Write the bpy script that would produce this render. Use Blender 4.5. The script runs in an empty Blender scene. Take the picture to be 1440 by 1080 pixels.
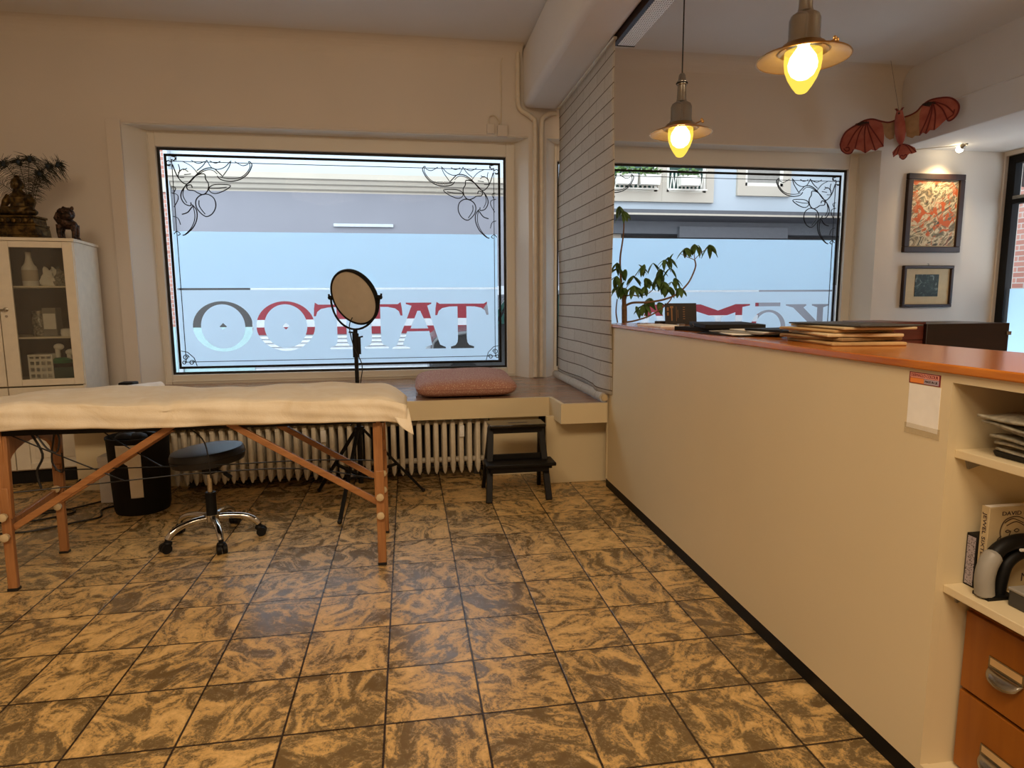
import bpy, bmesh, math, random
from mathutils import Vector, Matrix
random.seed(7)
SC = bpy.context.scene
COL = SC.collection
R = math.radians

# ---------------------------------------------------------------- camera
cam_d = bpy.data.cameras.new('camera')
cam = bpy.data.objects.new('camera', cam_d); COL.objects.link(cam)
cam_d.sensor_width = 36.0
cam_d.lens = 36.0 * 894.18 / 1440.0
cam_d.clip_start = 0.05
def cam_matrix(yaw, pitch, roll, loc):
    cy, sy = math.cos(yaw), math.sin(yaw); cp, sp = math.cos(pitch), math.sin(pitch)
    fwd = Vector((sy*cp, cy*cp, -sp)); right = Vector((cy, -sy, 0)); up = right.cross(fwd)
    r2 = right*math.cos(roll) + up*math.sin(roll); u2 = up*math.cos(roll) - right*math.sin(roll)
    m = Matrix((r2, u2, -fwd)).transposed().to_4x4(); m.translation = loc
    return m
cam.matrix_world = cam_matrix(R(9.2616), R(7.5344), R(-0.3373), Vector((0.1005, -1.8269, 1.2810)))
SC.camera = cam

# ---------------------------------------------------------------- world, exposure, large lights
SC.view_settings.view_transform = 'Standard'
SC.view_settings.look = 'None'
SC.view_settings.gamma = 1.0
SC.view_settings.use_curve_mapping = False
SC.view_settings.exposure = 0.0
world = bpy.data.worlds.new('daylight'); SC.world = world
world.use_nodes = True
wn = world.node_tree
bg = wn.nodes['Background']
bg.inputs['Color'].default_value = (0.80, 0.90, 1.0, 1)
bg.inputs['Strength'].default_value = 4.2

def lamp(name, kind, loc, energy, color, **kw):
    d = bpy.data.lights.new(name, kind); d.energy = energy; d.color = color
    o = bpy.data.objects.new(name, d); COL.objects.link(o); o.location = loc
    rot = kw.pop('rot', None)
    for k, v in kw.items(): setattr(d, k, v)
    if rot: o.rotation_euler = rot
    return o
WARM = (1.0, 0.77, 0.52)
# two broad ceiling lamps of the room behind the photographer, one added fill
lamp('overhead_light', 'AREA', (-1.3, -2.3, 3.28), 72, WARM, shape='DISK', size=1.3, rot=(R(20), 0, R(-6)))
lamp('overhead_light', 'AREA', (0.2, -2.0, 3.28), 82, WARM, shape='DISK', size=1.3, rot=(R(16), 0, R(-14)))
lamp('overhead_light', 'AREA', (3.9, -0.9, 3.28), 50, WARM, shape='DISK', size=1.3, rot=(R(6), 0, 0))  # unseen light added to brighten the right-hand ceiling and pier

# ---------------------------------------------------------------- helpers
def lin(h):
    h = h.lstrip('#'); v = [int(h[i:i+2], 16)/255 for i in (0, 2, 4)]
    return tuple(c/12.92 if c <= .04045 else ((c+.055)/1.055)**2.4 for c in v) + (1,)

class NT:
    def __init__(s, name):
        s.m = bpy.data.materials.new(name); s.m.use_nodes = True
        s.t = s.m.node_tree; s.t.nodes.clear()
        s.out = s.n('ShaderNodeOutputMaterial')
    def n(s, typ, **kw):
        nd = s.t.nodes.new(typ)
        for k, v in kw.items(): setattr(nd, k, v)
        return nd
    def l(s, a, b): s.t.links.new(a, b)
    def bsdf(s, color=None, rough=.5, metal=0, spec=.5, **kw):
        b = s.n('ShaderNodeBsdfPrincipled')
        if color: b.inputs['Base Color'].default_value = color
        b.inputs['Roughness'].default_value = rough; b.inputs['Metallic'].default_value = metal
        b.inputs['Specular IOR Level'].default_value = spec
        for k, v in kw.items(): b.inputs[k].default_value = v
        s.l(b.outputs[0], s.out.inputs[0]); s.b = b
        return b
    def coord(s): return s.n('ShaderNodeTexCoord').outputs['Object']
    def noise(s, vec, scale, detail=4, dist=0, rough=.55):
        k = s.n('ShaderNodeTexNoise'); s.l(vec, k.inputs['Vector'])
        k.inputs['Scale'].default_value = scale; k.inputs['Detail'].default_value = detail
        k.inputs['Distortion'].default_value = dist; k.inputs['Roughness'].default_value = rough
        return k
    def ramp(s, fac, stops, interp='LINEAR'):
        r = s.n('ShaderNodeValToRGB'); r.color_ramp.interpolation = interp
        e = r.color_ramp.elements
        while len(e) < len(stops): e.new(.5)
        for i, (p, c) in enumerate(stops): e[i].position = p; e[i].color = c
        s.l(fac, r.inputs[0]); return r.outputs[0]
    def bump(s, h, strength=.2, dist=.01):
        b = s.n('ShaderNodeBump'); b.inputs['Strength'].default_value = strength; b.inputs['Distance'].default_value = dist
        s.l(h, b.inputs['Height']); s.l(b.outputs[0], s.b.inputs['Normal'])
    def math(s, op, a, b=None):
        m = s.n('ShaderNodeMath', operation=op)
        for i, x in enumerate((a, b)):
            if x is None: continue
            if isinstance(x, (int, float)): m.inputs[i].default_value = x
            else: s.l(x, m.inputs[i])
        return m.outputs[0]
    def mapping(s, vec, scale=(1, 1, 1), rot=(0, 0, 0), loc=(0, 0, 0)):
        m = s.n('ShaderNodeMapping'); s.l(vec, m.inputs[0])
        m.inputs['Scale'].default_value = scale; m.inputs['Rotation'].default_value = rot; m.inputs['Location'].default_value = loc
        return m.outputs[0]
    def mix(s, fac, a, b):
        m = s.n('ShaderNodeMix', data_type='RGBA')
        if isinstance(fac, (int, float)): m.inputs[0].default_value = fac
        else: s.l(fac, m.inputs[0])
        for i, x in ((6, a), (7, b)):
            if isinstance(x, tuple): m.inputs[i].default_value = x
            else: s.l(x, m.inputs[i])
        return m.outputs[2]

MATS = {}
def plain(name, hexc, rough=.5, metal=0, var=.06, scale=14, bump=0, spec=.5, **kw):
    """painted / plastic / metal surface with a faint procedural mottling"""
    t = NT(name); t.bsdf(lin(hexc), rough, metal, spec, **kw)
    co = t.coord(); nz = t.noise(co, scale, 3)
    c = lin(hexc)
    lo = tuple(max(0, x*(1-var)) for x in c[:3]) + (1,); hi = tuple(min(1, x*(1+var)) for x in c[:3]) + (1,)
    t.l(t.ramp(nz.outputs[0], [(.3, lo), (.7, hi)]), t.b.inputs['Base Color'])
    if bump: t.bump(t.noise(co, scale*6, 4).outputs[0], bump, .004)
    MATS[name] = t.m; return t.m

def emis(name, hexc, strength):
    t = NT(name); e = t.n('ShaderNodeEmission'); e.inputs[0].default_value = lin(hexc); e.inputs[1].default_value = strength
    t.l(e.outputs[0], t.out.inputs[0]); MATS[name] = t.m; return t.m

def wood(name, dark, light, axis=0, scale=3, rough=.4, ring=14, bump=.05, coat=0):
    t = NT(name); t.bsdf(None, rough)
    sc = [ring, ring, ring]; sc[axis] = ring*.07
    co = t.mapping(t.coord(), tuple(sc))
    nz = t.noise(co, scale, 6, 1.2, .6)
    nz2 = t.noise(t.coord(), 2.2, 2)
    f = t.math('ADD', t.math('MULTIPLY', nz.outputs[0], .8), t.math('MULTIPLY', nz2.outputs[0], .2))
    t.l(t.ramp(f, [(.3, lin(dark)), (.7, lin(light))]), t.b.inputs['Base Color'])
    t.bump(nz.outputs[0], bump, .003)
    if coat: t.b.inputs['Coat Weight'].default_value = coat; t.b.inputs['Coat Roughness'].default_value = .12
    MATS[name] = t.m; return t.m

WL = {}
class MB:
    """collects shapes; build() links them as one mesh object"""
    def __init__(s): s.bm = bmesh.new()
    def vf(s, vs, fs):
        v = [s.bm.verts.new(p) for p in vs]
        for f in fs:
            try: s.bm.faces.new([v[i] for i in f])
            except ValueError: pass
        return s
    def box(s, x0, x1, y0, y1, z0, z1):
        vs = [(x, y, z) for z in (z0, z1) for y in (y0, y1) for x in (x0, x1)]
        return s.vf(vs, [(0,2,3,1),(4,5,7,6),(0,1,5,4),(2,6,7,3),(0,4,6,2),(1,3,7,5)])
    def obox(s, c, size, m=None):
        m = m or Matrix.Identity(3); c = Vector(c)
        vs = [c + m @ Vector((x*size[0]/2, y*size[1]/2, z*size[2]/2)) for z in (-1,1) for y in (-1,1) for x in (-1,1)]
        return s.vf(vs, [(0,2,3,1),(4,5,7,6),(0,1,5,4),(2,6,7,3),(0,4,6,2),(1,3,7,5)])
    def bar(s, p0, p1, w, h, up=(0,0,1), w1=None, h1=None):
        p0, p1 = Vector(p0), Vector(p1); d = (p1-p0).normalized(); u = Vector(up)
        if abs(d.dot(u)) > .98: u = Vector((0,1,0))
        a = d.cross(u).normalized(); b = a.cross(d).normalized()
        w1 = w1 or w; h1 = h1 or h
        vs = [p0+a*i*w/2+b*j*h/2 for j in (-1,1) for i in (-1,1)] + [p1+a*i*w1/2+b*j*h1/2 for j in (-1,1) for i in (-1,1)]
        return s.vf(vs, [(0,1,3,2),(4,6,7,5),(0,4,5,1),(2,3,7,6),(0,2,6,4),(1,5,7,3)])
    def tube(s, pts, r, seg=8, closed=False, cap=True):
        pts = [Vector(p) for p in pts]; n = len(pts)
        rs = r if isinstance(r, (list, tuple)) else [r]*n
        rings = []; prev = None
        for i in range(n):
            a = pts[(i-1) % n] if (closed or i) else pts[i]; b = pts[(i+1) % n] if (closed or i < n-1) else pts[i]
            d = (b-a)
            d = d.normalized() if d.length > 1e-9 else Vector((0,0,1))
            if prev is None:
                u = Vector((0,0,1)) if abs(d.z) < .9 else Vector((1,0,0))
                nx = d.cross(u).normalized()
            else:
                nx = (prev - d*prev.dot(d))
                nx = nx.normalized() if nx.length > 1e-6 else d.orthogonal().normalized()
            prev = nx; ny = d.cross(nx)
            rings.append([s.bm.verts.new(pts[i] + (nx*math.cos(2*math.pi*k/seg) + ny*math.sin(2*math.pi*k/seg))*rs[i]) for k in range(seg)])
        m = n if closed else n-1
        for i in range(m):
            A, B = rings[i], rings[(i+1) % n]
            for k in range(seg):
                try: s.bm.faces.new((A[k], A[(k+1) % seg], B[(k+1) % seg], B[k]))
                except ValueError: pass
        if cap and not closed:
            s.bm.faces.new(rings[0][::-1]); s.bm.faces.new(rings[-1])
        return s
    def lathe(s, prof, c=(0,0,0), seg=24, m=None, closed=False):
        m = m or Matrix.Identity(3); c = Vector(c); rings = []
        for r, z in prof:
            if r < 1e-6: rings.append([s.bm.verts.new(c + m @ Vector((0,0,z)))])
            else: rings.append([s.bm.verts.new(c + m @ Vector((r*math.cos(2*math.pi*k/seg), r*math.sin(2*math.pi*k/seg), z))) for k in range(seg)])
        prs = list(zip(rings, rings[1:])) + ([(rings[-1], rings[0])] if closed else [])
        for A, B in prs:
            for k in range(seg):
                k2 = (k+1) % seg
                if len(A) == 1 and len(B) == 1: continue
                if len(A) == 1: s.bm.faces.new((A[0], B[k2], B[k]))
                elif len(B) == 1: s.bm.faces.new((A[k], A[k2], B[0]))
                else: s.bm.faces.new((A[k], A[k2], B[k2], B[k]))
        return s
    def cyl(s, p0, p1, r, seg=16, r1=None): return s.tube([p0, p1], [r, r if r1 is None else r1], seg)
    def prism(s, poly, axis, d0, d1):
        """polygon in the plane across `axis`, extruded from d0 to d1"""
        def P(a, b, d): return {'x': (d, a, b), 'y': (a, d, b), 'z': (a, b, d)}[axis]
        n = len(poly); vs = [P(a, b, d0) for a, b in poly] + [P(a, b, d1) for a, b in poly]
        return s.vf(vs, [tuple(range(n))[::-1], tuple(range(n, 2*n))] + [(i, (i+1) % n, n+(i+1) % n, n+i) for i in range(n)])
    def ball(s, c, r, seg=14, ring=9, m=None):
        r = r if isinstance(r, (tuple, list)) else (r, r, r); m = m or Matrix.Identity(3); c = Vector(c)
        rows = []
        for i in range(ring+1):
            t = math.pi*i/ring
            if i in (0, ring): rows.append([s.bm.verts.new(c + m @ Vector((0, 0, r[2]*math.cos(t))))])
            else: rows.append([s.bm.verts.new(c + m @ Vector((r[0]*math.sin(t)*math.cos(2*math.pi*k/seg), r[1]*math.sin(t)*math.sin(2*math.pi*k/seg), r[2]*math.cos(t)))) for k in range(seg)])
        for A, B in zip(rows, rows[1:]):
            for k in range(seg):
                k2 = (k+1) % seg
                if len(A) == 1: s.bm.faces.new((A[0], B[k], B[k2]))
                elif len(B) == 1: s.bm.faces.new((A[k2], A[k], B[0]))
                else: s.bm.faces.new((A[k], B[k], B[k2], A[k2]))
        return s
    def grid(s, fn, nu, nv):
        vs = [[s.bm.verts.new(fn(i/nu, j/nv)) for j in range(nv+1)] for i in range(nu+1)]
        for i in range(nu):
            for j in range(nv): s.bm.faces.new((vs[i][j], vs[i+1][j], vs[i+1][j+1], vs[i][j+1]))
        return s
    def build(s, name, mat, parent=None, smooth=True, bevel=0, seg=2, thick=0, angle=38, weld=False, subd=0):
        if weld: bmesh.ops.remove_doubles(s.bm, verts=s.bm.verts, dist=1e-5)
        bmesh.ops.recalc_face_normals(s.bm, faces=s.bm.faces)
        off = WL.get(parent.name, Vector((0,0,0))) if parent else Vector((0,0,0))
        if not parent:   # origin at the base of a one-mesh thing
            xs = [v.co for v in s.bm.verts]
            lo = Vector((min(v.x for v in xs), min(v.y for v in xs), min(v.z for v in xs)))
            hi = Vector((max(v.x for v in xs), max(v.y for v in xs), max(v.z for v in xs)))
            off = Vector(((lo.x+hi.x)/2, (lo.y+hi.y)/2, lo.z))
            if name in ('floor',): off = Vector((0,0,0))
        for v in s.bm.verts: v.co -= off
        me = bpy.data.meshes.new(name); s.bm.to_mesh(me); s.bm.free()
        me.materials.append(mat)
        if smooth:
            me.polygons.foreach_set('use_smooth', [True]*len(me.polygons))
            me.set_sharp_from_angle(angle=R(angle))
        o = bpy.data.objects.new(name, me); COL.objects.link(o)
        if parent: o.parent = parent
        else: o.location = off
        WL[o.name] = Vector(off)
        if thick:
            md = o.modifiers.new('solid', 'SOLIDIFY'); md.thickness = thick; md.offset = 0
        if bevel:
            md = o.modifiers.new('bevel', 'BEVEL'); md.width = bevel; md.segments = seg; md.limit_method = 'ANGLE'; md.angle_limit = R(40)
        if subd:
            md = o.modifiers.new('subd', 'SUBSURF'); md.levels = subd; md.render_levels = subd
        return o

def tag(o, label, cat, group=None, kind=None):
    if label: o['label'] = label
    if cat: o['category'] = cat
    if group: o['group'] = group
    if kind: o['kind'] = kind
    return o
def thing(name, label, cat, loc, group=None):
    o = bpy.data.objects.new(name, None); COL.objects.link(o); o.location = loc; o.empty_display_size = .1
    WL[o.name] = Vector(loc); return tag(o, label, cat, group)
def copy_tree(o, parent=None):
    c = o.copy(); COL.objects.link(c)
    if parent: c.parent = parent
    WL[c.name] = Vector(WL.get(o.name, (0,0,0)))
    for ch in list(o.children): copy_tree(ch, c)
    return c
def struct(name, loc=(0,0,0)):
    o = bpy.data.objects.new(name, None); COL.objects.link(o); o.location = loc; WL[o.name] = Vector(loc); o['kind'] = 'structure'
    return o
def S(o): o['kind'] = 'structure'; return o

def flat_curve(name, splines, mat, parent, y0, y1):
    """outlines in the x-z plane (even-odd fill, so inner outlines are holes) as a sheet from y0 to y1"""
    cu = bpy.data.curves.new(name, 'CURVE'); cu.dimensions = '2D'; cu.fill_mode = 'BOTH'; cu.extrude = abs(y1-y0)/2
    for pts in splines:
        sp = cu.splines.new('POLY'); sp.points.add(len(pts)-1); sp.use_cyclic_u = True
        for p, (a, b) in zip(sp.points, pts): p.co = (a, b, 0, 1)
    tmp = bpy.data.objects.new('tmp', cu); COL.objects.link(tmp)
    bpy.context.view_layer.update()
    me = bpy.data.meshes.new_from_object(tmp.evaluated_get(bpy.context.evaluated_depsgraph_get()))
    bpy.data.objects.remove(tmp); bpy.data.curves.remove(cu)
    off = WL.get(parent.name, Vector((0,0,0))) if parent else Vector((0,0,0))
    for v in me.vertices: v.co = Vector((v.co.x, (y0+y1)/2 - v.co.z, v.co.y)) - off
    me.name = name; me.materials.clear(); me.materials.append(mat)
    o = bpy.data.objects.new(name, me); COL.objects.link(o); o.parent = parent; WL[o.name] = off
    return o

def text_mesh(name, body, size, mat, parent, loc, mx, ext=.0004, align='CENTER', width=None):
    """raised lettering; mx = 3x3 matrix whose columns are the reading direction, the up direction and the outward normal"""
    cu = bpy.data.curves.new(name, 'FONT'); cu.body = body; cu.size = size; cu.extrude = ext; cu.align_x = align; cu.align_y = 'CENTER'
    tmp = bpy.data.objects.new('tmp', cu); COL.objects.link(tmp); bpy.context.view_layer.update()
    me = bpy.data.meshes.new_from_object(tmp.evaluated_get(bpy.context.evaluated_depsgraph_get()))
    bpy.data.objects.remove(tmp); bpy.data.curves.remove(cu)
    k = 1
    if width:
        xs = [v.co.x for v in me.vertices]; k = width/(max(xs)-min(xs))
    off = WL.get(parent.name, Vector((0,0,0)))
    for v in me.vertices: v.co = Vector(loc) + mx @ Vector((v.co.x*k, v.co.y, v.co.z)) - off
    me.name = name; me.materials.clear(); me.materials.append(mat)
    o = bpy.data.objects.new(name, me); COL.objects.link(o); o.parent = parent; WL[o.name] = off
    return o

def ribbon(b, pts, w, y0, y1):
    """a drawn line of width w in the x-z plane with real thickness"""
    n = len(pts)
    L = []
    for i in range(n):
        a = pts[max(0, i-1)]; c = pts[min(n-1, i+1)]
        dx, dz = c[0]-a[0], c[1]-a[1]; q = math.hypot(dx, dz) or 1
        L.append((-dz/q*w/2, dx/q*w/2))
    vs = []
    for (x, z), (nx, nz) in zip(pts, L): vs += [(x+nx, y0, z+nz), (x-nx, y0, z-nz), (x+nx, y1, z+nz), (x-nx, y1, z-nz)]
    fs = []
    for i in range(n-1):
        k = 4*i; fs += [(k, k+1, k+5, k+4), (k+2, k+6, k+7, k+3), (k, k+4, k+6, k+2), (k+1, k+3, k+7, k+5)]
    fs += [(0, 2, 3, 1), (4*n-4, 4*n-3, 4*n-1, 4*n-2)]
    b.vf(vs, fs)
def smooth_pts(pts, k=4, closed=False):
    n = len(pts); out = []
    rng = n if closed else n-1
    D = len(pts[0])
    for i in range(rng):
        p = [pts[(i+j) % n] if closed else pts[min(max(i+j, 0), n-1)] for j in (-1, 0, 1, 2)]
        for s in range(k):
            t = s/k
            out.append(tuple(.5*((2*p[1][d]) + (-p[0][d]+p[2][d])*t + (2*p[0][d]-5*p[1][d]+4*p[2][d]-p[3][d])*t*t + (-p[0][d]+3*p[1][d]-3*p[2][d]+p[3][d])*t**3) for d in range(D)))
    if not closed: out.append(tuple(pts[-1]))
    return out
def rotm(ax, ang): return Matrix.Rotation(ang, 3, ax)
def ell(cx, cz, rx, rz, n=40): return [(cx+rx*math.cos(2*math.pi*k/n), cz+rz*math.sin(2*math.pi*k/n)) for k in range(n)]

# ---------------------------------------------------------------- materials
def wall_paint(name, hexc, rough=.75, b=.12):
    t = NT(name); t.bsdf(lin(hexc), rough, spec=.25); co = t.coord()
    n1 = t.noise(co, 1.3, 3); c = lin(hexc)
    t.l(t.ramp(n1.outputs[0], [(.3, tuple(x*.95 for x in c[:3])+(1,)), (.7, c)]), t.b.inputs['Base Color'])
    n2 = t.noise(co, 60, 5); t.bump(n2.outputs[0], b, .004); MATS[name] = t.m; return t.m
wall_paint('wall_paint', '#DCD2C6'); wall_paint('ceiling_paint', '#E4DFD8')
wall_paint('trim_white', '#E4DED2', .5, .04); wall_paint('counter_paint', '#DCCBA6', .45, .03)
wall_paint('facade_white', '#B2BAC0', .9, .4); wall_paint('facade_grey', '#85848A', .8, .2); wall_paint('stone_beige', '#B9AFA0', .8, .3)
plain('black', '#0D0C0C', .55); plain('black_vinyl', '#1A1A1C', .42, var=.15, scale=30); plain('black_matte', '#15120F', .7)
plain('chrome', '#C9C6C0', .12, 1); plain('steel', '#9C968C', .32, 1); plain('brass', '#B98F55', .28, 1); plain('nickel', '#A9A59B', .22, 1)
plain('white_plastic', '#E9E6E0', .4); plain('white_paper', '#EFECE6', .8); plain('kraft', '#C6A370', .85, var=.12, bump=.1)
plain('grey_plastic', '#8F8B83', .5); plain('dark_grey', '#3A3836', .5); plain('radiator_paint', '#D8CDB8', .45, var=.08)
plain('green_plastic', '#1F7A52', .45); plain('teal_glass', '#2C4A44', .2); plain('cream_cabinet', '#E2D8C4', .45, var=.05)
plain('rubber', '#141313', .6); plain('cable_black', '#100E0D', .5); plain('pipe_paint', '#D9CDB9', .4)
plain('red_paint', '#7E1F2A', .6); plain('stripe_white', '#B9BEC2', .7); plain('teal_wall', '#9DB8B8', .8); plain('shop_dark', '#3A3634', .5)
plain('asphalt', '#6E7075', .9, var=.2, scale=30); plain('car_paint', '#17191C', .2, spec=.8); plain('leaf_green', '#4F6B30', .55, var=.4, scale=40)
plain('flower_white', '#DADFD2', .8); plain('terracotta', '#9A5A3C', .8); plain('trunk', '#7A5A3C', .85, var=.25, scale=50, bump=.4)
plain('card_black', '#1C1410', .4); plain('gold_print', '#8A6238', .4); plain('soft_white', '#C0B4A2', .6)
wood('table_wood', '#8A5832', '#B27E4E', 2, rough=.38); wood('table_wood_x', '#8A5832', '#B27E4E', 0, rough=.38)
wood('counter_wood', '#A2541A', '#D2842F', 1, rough=.2, ring=10, coat=.2); wood('drawer_wood', '#80460F', '#985A18', 2, rough=.3, ring=5)
wood('dark_wood', '#160806', '#260E0A', 0, rough=.3); wood('red_wood', '#4E221C', '#6E3428', 0, rough=.35); wood('black_gloss', '#100D0B', '#1E1814', 0, rough=.12); wood('black_wood', '#080606', '#14100D', 0, rough=.5)
for k_ in ('black_wood', 'black', 'black_matte'):
    for nd in MATS[k_].node_tree.nodes:
        if nd.type == 'BSDF_PRINCIPLED': nd.inputs['Specular IOR Level'].default_value = .25
wood('frame_wood', '#1E0F0B', '#361C15', 2, rough=.5)
plain('awning_grey', '#55565A', .7)

t = NT('tile_floor'); t.bsdf(None, .3, spec=.5)      # square marbled tiles, 30 cm, each tile turned and shifted by its own amount
co = t.coord(); T = .3
sx = t.n('ShaderNodeSeparateXYZ'); t.l(co, sx.inputs[0])
ux, uy = t.math('DIVIDE', sx.outputs[0], T), t.math('DIVIDE', sx.outputs[1], T)
ix, iy = t.math('FLOOR', ux), t.math('FLOOR', uy)
fx, fy = t.math('FRACT', ux), t.math('FRACT', uy)
cell = t.n('ShaderNodeCombineXYZ'); t.l(ix, cell.inputs[0]); t.l(iy, cell.inputs[1])
wh = t.n('ShaderNodeTexWhiteNoise', noise_dimensions='3D'); t.l(cell.outputs[0], wh.inputs['Vector'])
offs = t.n('ShaderNodeVectorMath', operation='SCALE'); t.l(wh.outputs['Color'], offs.inputs[0]); offs.inputs['Scale'].default_value = 37
add = t.n('ShaderNodeVectorMath', operation='ADD'); t.l(co, add.inputs[0]); t.l(offs.outputs[0], add.inputs[1])
rot = t.n('ShaderNodeVectorRotate', rotation_type='Z_AXIS'); t.l(add.outputs[0], rot.inputs['Vector'])
t.l(t.math('MULTIPLY', wh.outputs['Value'], 6.28), rot.inputs['Angle'])
st = t.mapping(rot.outputs[0], (1.0, 1.5, 1))
n1 = t.noise(st, 7.0, 10, 1.3, .68); n2 = t.noise(rot.outputs[0], 70, 6, .9, .8)
f = t.math('ADD', t.math('MULTIPLY', n1.outputs[0], .66), t.math('MULTIPLY', n2.outputs[0], .34))
f = t.math('ADD', f, t.math('MULTIPLY', t.math('SUBTRACT', wh.outputs['Value'], .5), .055))
colr = t.ramp(f, [(.40, lin('#6C5636')), (.478, lin('#7E6A48')), (.522, lin('#C6A064')), (.62, lin('#E6C080'))])
ex = t.math('MINIMUM', fx, t.math('SUBTRACT', 1, fx)); ey = t.math('MINIMUM', fy, t.math('SUBTRACT', 1, fy))
ed = t.math('MINIMUM', ex, ey)
grout = t.ramp(ed, [(.0085, (0,0,0,1)), (.014, (1,1,1,1))])
t.l(t.mix(grout, lin('#2A1D14'), colr), t.b.inputs['Base Color'])
t.l(t.ramp(f, [(.4, (.22,.22,.22,1)), (.62, (.4,.4,.4,1))]), t.b.inputs['Roughness'])
hh = t.math('ADD', t.math('MULTIPLY', grout, 1.0), t.math('MULTIPLY', f, .12))
t.bump(hh, .35, .004); MATS['tile_floor'] = t.m

t = NT('bench_wood'); t.bsdf(None, .22)               # dark laminate in narrow strips
co = t.coord(); br = t.n('ShaderNodeTexBrick'); t.l(co, br.inputs['Vector'])
br.inputs['Scale'].default_value = 1; br.inputs['Brick Width'].default_value = .9; br.inputs['Row Height'].default_value = .095; br.inputs['Mortar Size'].default_value = .003
br.inputs['Color1'].default_value = lin('#A07E64'); br.inputs['Color2'].default_value = lin('#B69074'); br.inputs['Mortar'].default_value = lin('#54402F')
nz = t.noise(t.mapping(co, (2, 26, 10)), 4, 6, .8)
t.l(t.mix(t.ramp(nz.outputs[0], [(.35, (0,0,0,1)), (.7, (.6,.6,.6,1))]), br.outputs[0], lin('#745644')), t.b.inputs['Base Color'])
MATS['bench_wood'] = t.m

t = NT('brick_sheet'); t.bsdf(None, .8, spec=.2)       # white-brick printed blind
co = t.coord(); sp = t.n('ShaderNodeSeparateXYZ'); t.l(co, sp.inputs[0]); cb = t.n('ShaderNodeCombineXYZ'); t.l(sp.outputs[1], cb.inputs[0]); t.l(sp.outputs[2], cb.inputs[1])
br = t.n('ShaderNodeTexBrick'); t.l(cb.outputs[0], br.inputs['Vector']); br.inputs['Scale'].default_value = 1
br.inputs['Brick Width'].default_value = .36; br.inputs['Row Height'].default_value = .092; br.inputs['Mortar Size'].default_value = .0035; br.inputs['Mortar Smooth'].default_value = .3
br.inputs['Color1'].default_value = lin('#DDD7CC'); br.inputs['Color2'].default_value = lin('#D5CEC3'); br.inputs['Mortar'].default_value = lin('#B3A898')
fz = t.math('FRACT', t.math('DIVIDE', sp.outputs[2], .092)); ln = t.ramp(t.math('MINIMUM', fz, t.math('SUBTRACT', 1, fz)), [(.022, (0,0,0,1)), (.05, (1,1,1,1))])
bc = t.mix(ln, lin('#6A5C4E'), br.outputs[0])
nz = t.noise(co, 70, 4); bc = t.mix(t.ramp(nz.outputs[0], [(.4, (0,0,0,1)), (.7, (.3,.3,.3,1))]), bc, lin('#B5A999')); t.l(bc, t.b.inputs['Base Color'])
tr = t.n('ShaderNodeBsdfTranslucent'); t.l(bc, tr.inputs[0]); mx = t.n('ShaderNodeMixShader'); mx.inputs[0].default_value = .4
t.l(t.b.outputs[0], mx.inputs[1]); t.l(tr.outputs[0], mx.inputs[2]); t.l(mx.outputs[0], t.out.inputs[0])
MATS['brick_sheet'] = t.m

def brick(name, a, b, mortar):
    t = NT(name); t.bsdf(None, .85); co = t.coord(); sp = t.n('ShaderNodeSeparateXYZ'); t.l(co, sp.inputs[0])
    cb = t.n('ShaderNodeCombineXYZ'); t.l(t.math('ADD', sp.outputs[0], sp.outputs[1]), cb.inputs[0]); t.l(sp.outputs[2], cb.inputs[1])
    br = t.n('ShaderNodeTexBrick'); t.l(cb.outputs[0], br.inputs['Vector']); br.inputs['Scale'].default_value = 1
    br.inputs['Brick Width'].default_value = .24; br.inputs['Row Height'].default_value = .075; br.inputs['Mortar Size'].default_value = .008
    br.inputs['Color1'].default_value = lin(a); br.inputs['Color2'].default_value = lin(b); br.inputs['Mortar'].default_value = lin(mortar)
    t.l(br.outputs[0], t.b.inputs['Base Color']); MATS[name] = t.m
brick('pink_brick', '#A06A5C', '#B68272', '#B4A89E')

t = NT('pane_glass')                                   # clear window pane
tr = t.n('ShaderNodeBsdfTransparent'); tr.inputs[0].default_value = (.96, .975, .98, 1)
gl = t.n('ShaderNodeBsdfGlossy'); gl.inputs['Roughness'].default_value = .02; fr = t.n('ShaderNodeFresnel'); fr.inputs[0].default_value = 1.06
mx = t.n('ShaderNodeMixShader'); t.l(fr.outputs[0], mx.inputs[0]); t.l(tr.outputs[0], mx.inputs[1]); t.l(gl.outputs[0], mx.inputs[2]); t.l(mx.outputs[0], t.out.inputs[0])
MATS['pane_glass'] = t.m
t = NT('cabinet_glass')
tr = t.n('ShaderNodeBsdfTransparent'); tr.inputs[0].default_value = (.84, .84, .80, 1)
gl = t.n('ShaderNodeBsdfGlossy'); gl.inputs['Roughness'].default_value = .06; mx = t.n('ShaderNodeMixShader'); mx.inputs[0].default_value = .05
t.l(tr.outputs[0], mx.inputs[1]); t.l(gl.outputs[0], mx.inputs[2]); t.l(mx.outputs[0], t.out.inputs[0]); MATS['cabinet_glass'] = t.m
t = NT('clear_plastic')
tr = t.n('ShaderNodeBsdfTransparent'); tr.inputs[0].default_value = (.85, .85, .82, 1)
df = t.n('ShaderNodeBsdfPrincipled'); df.inputs['Base Color'].default_value = lin('#A8A294'); df.inputs['Roughness'].default_value = .2
nz = t.noise(t.coord(), 60, 4, 1.5); mx = t.n('ShaderNodeMixShader'); t.l(t.ramp(nz.outputs[0], [(.4, (.15,.15,.15,1)), (.65, (.9,.9,.9,1))]), mx.inputs[0])
t.l(tr.outputs[0], mx.inputs[1]); t.l(df.outputs[0], mx.inputs[2]); t.l(mx.outputs[0], t.out.inputs[0]); MATS['clear_plastic'] = t.m
t = NT('frosted_film')                                 # frosted vinyl on the glass: scatters the daylight
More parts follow.
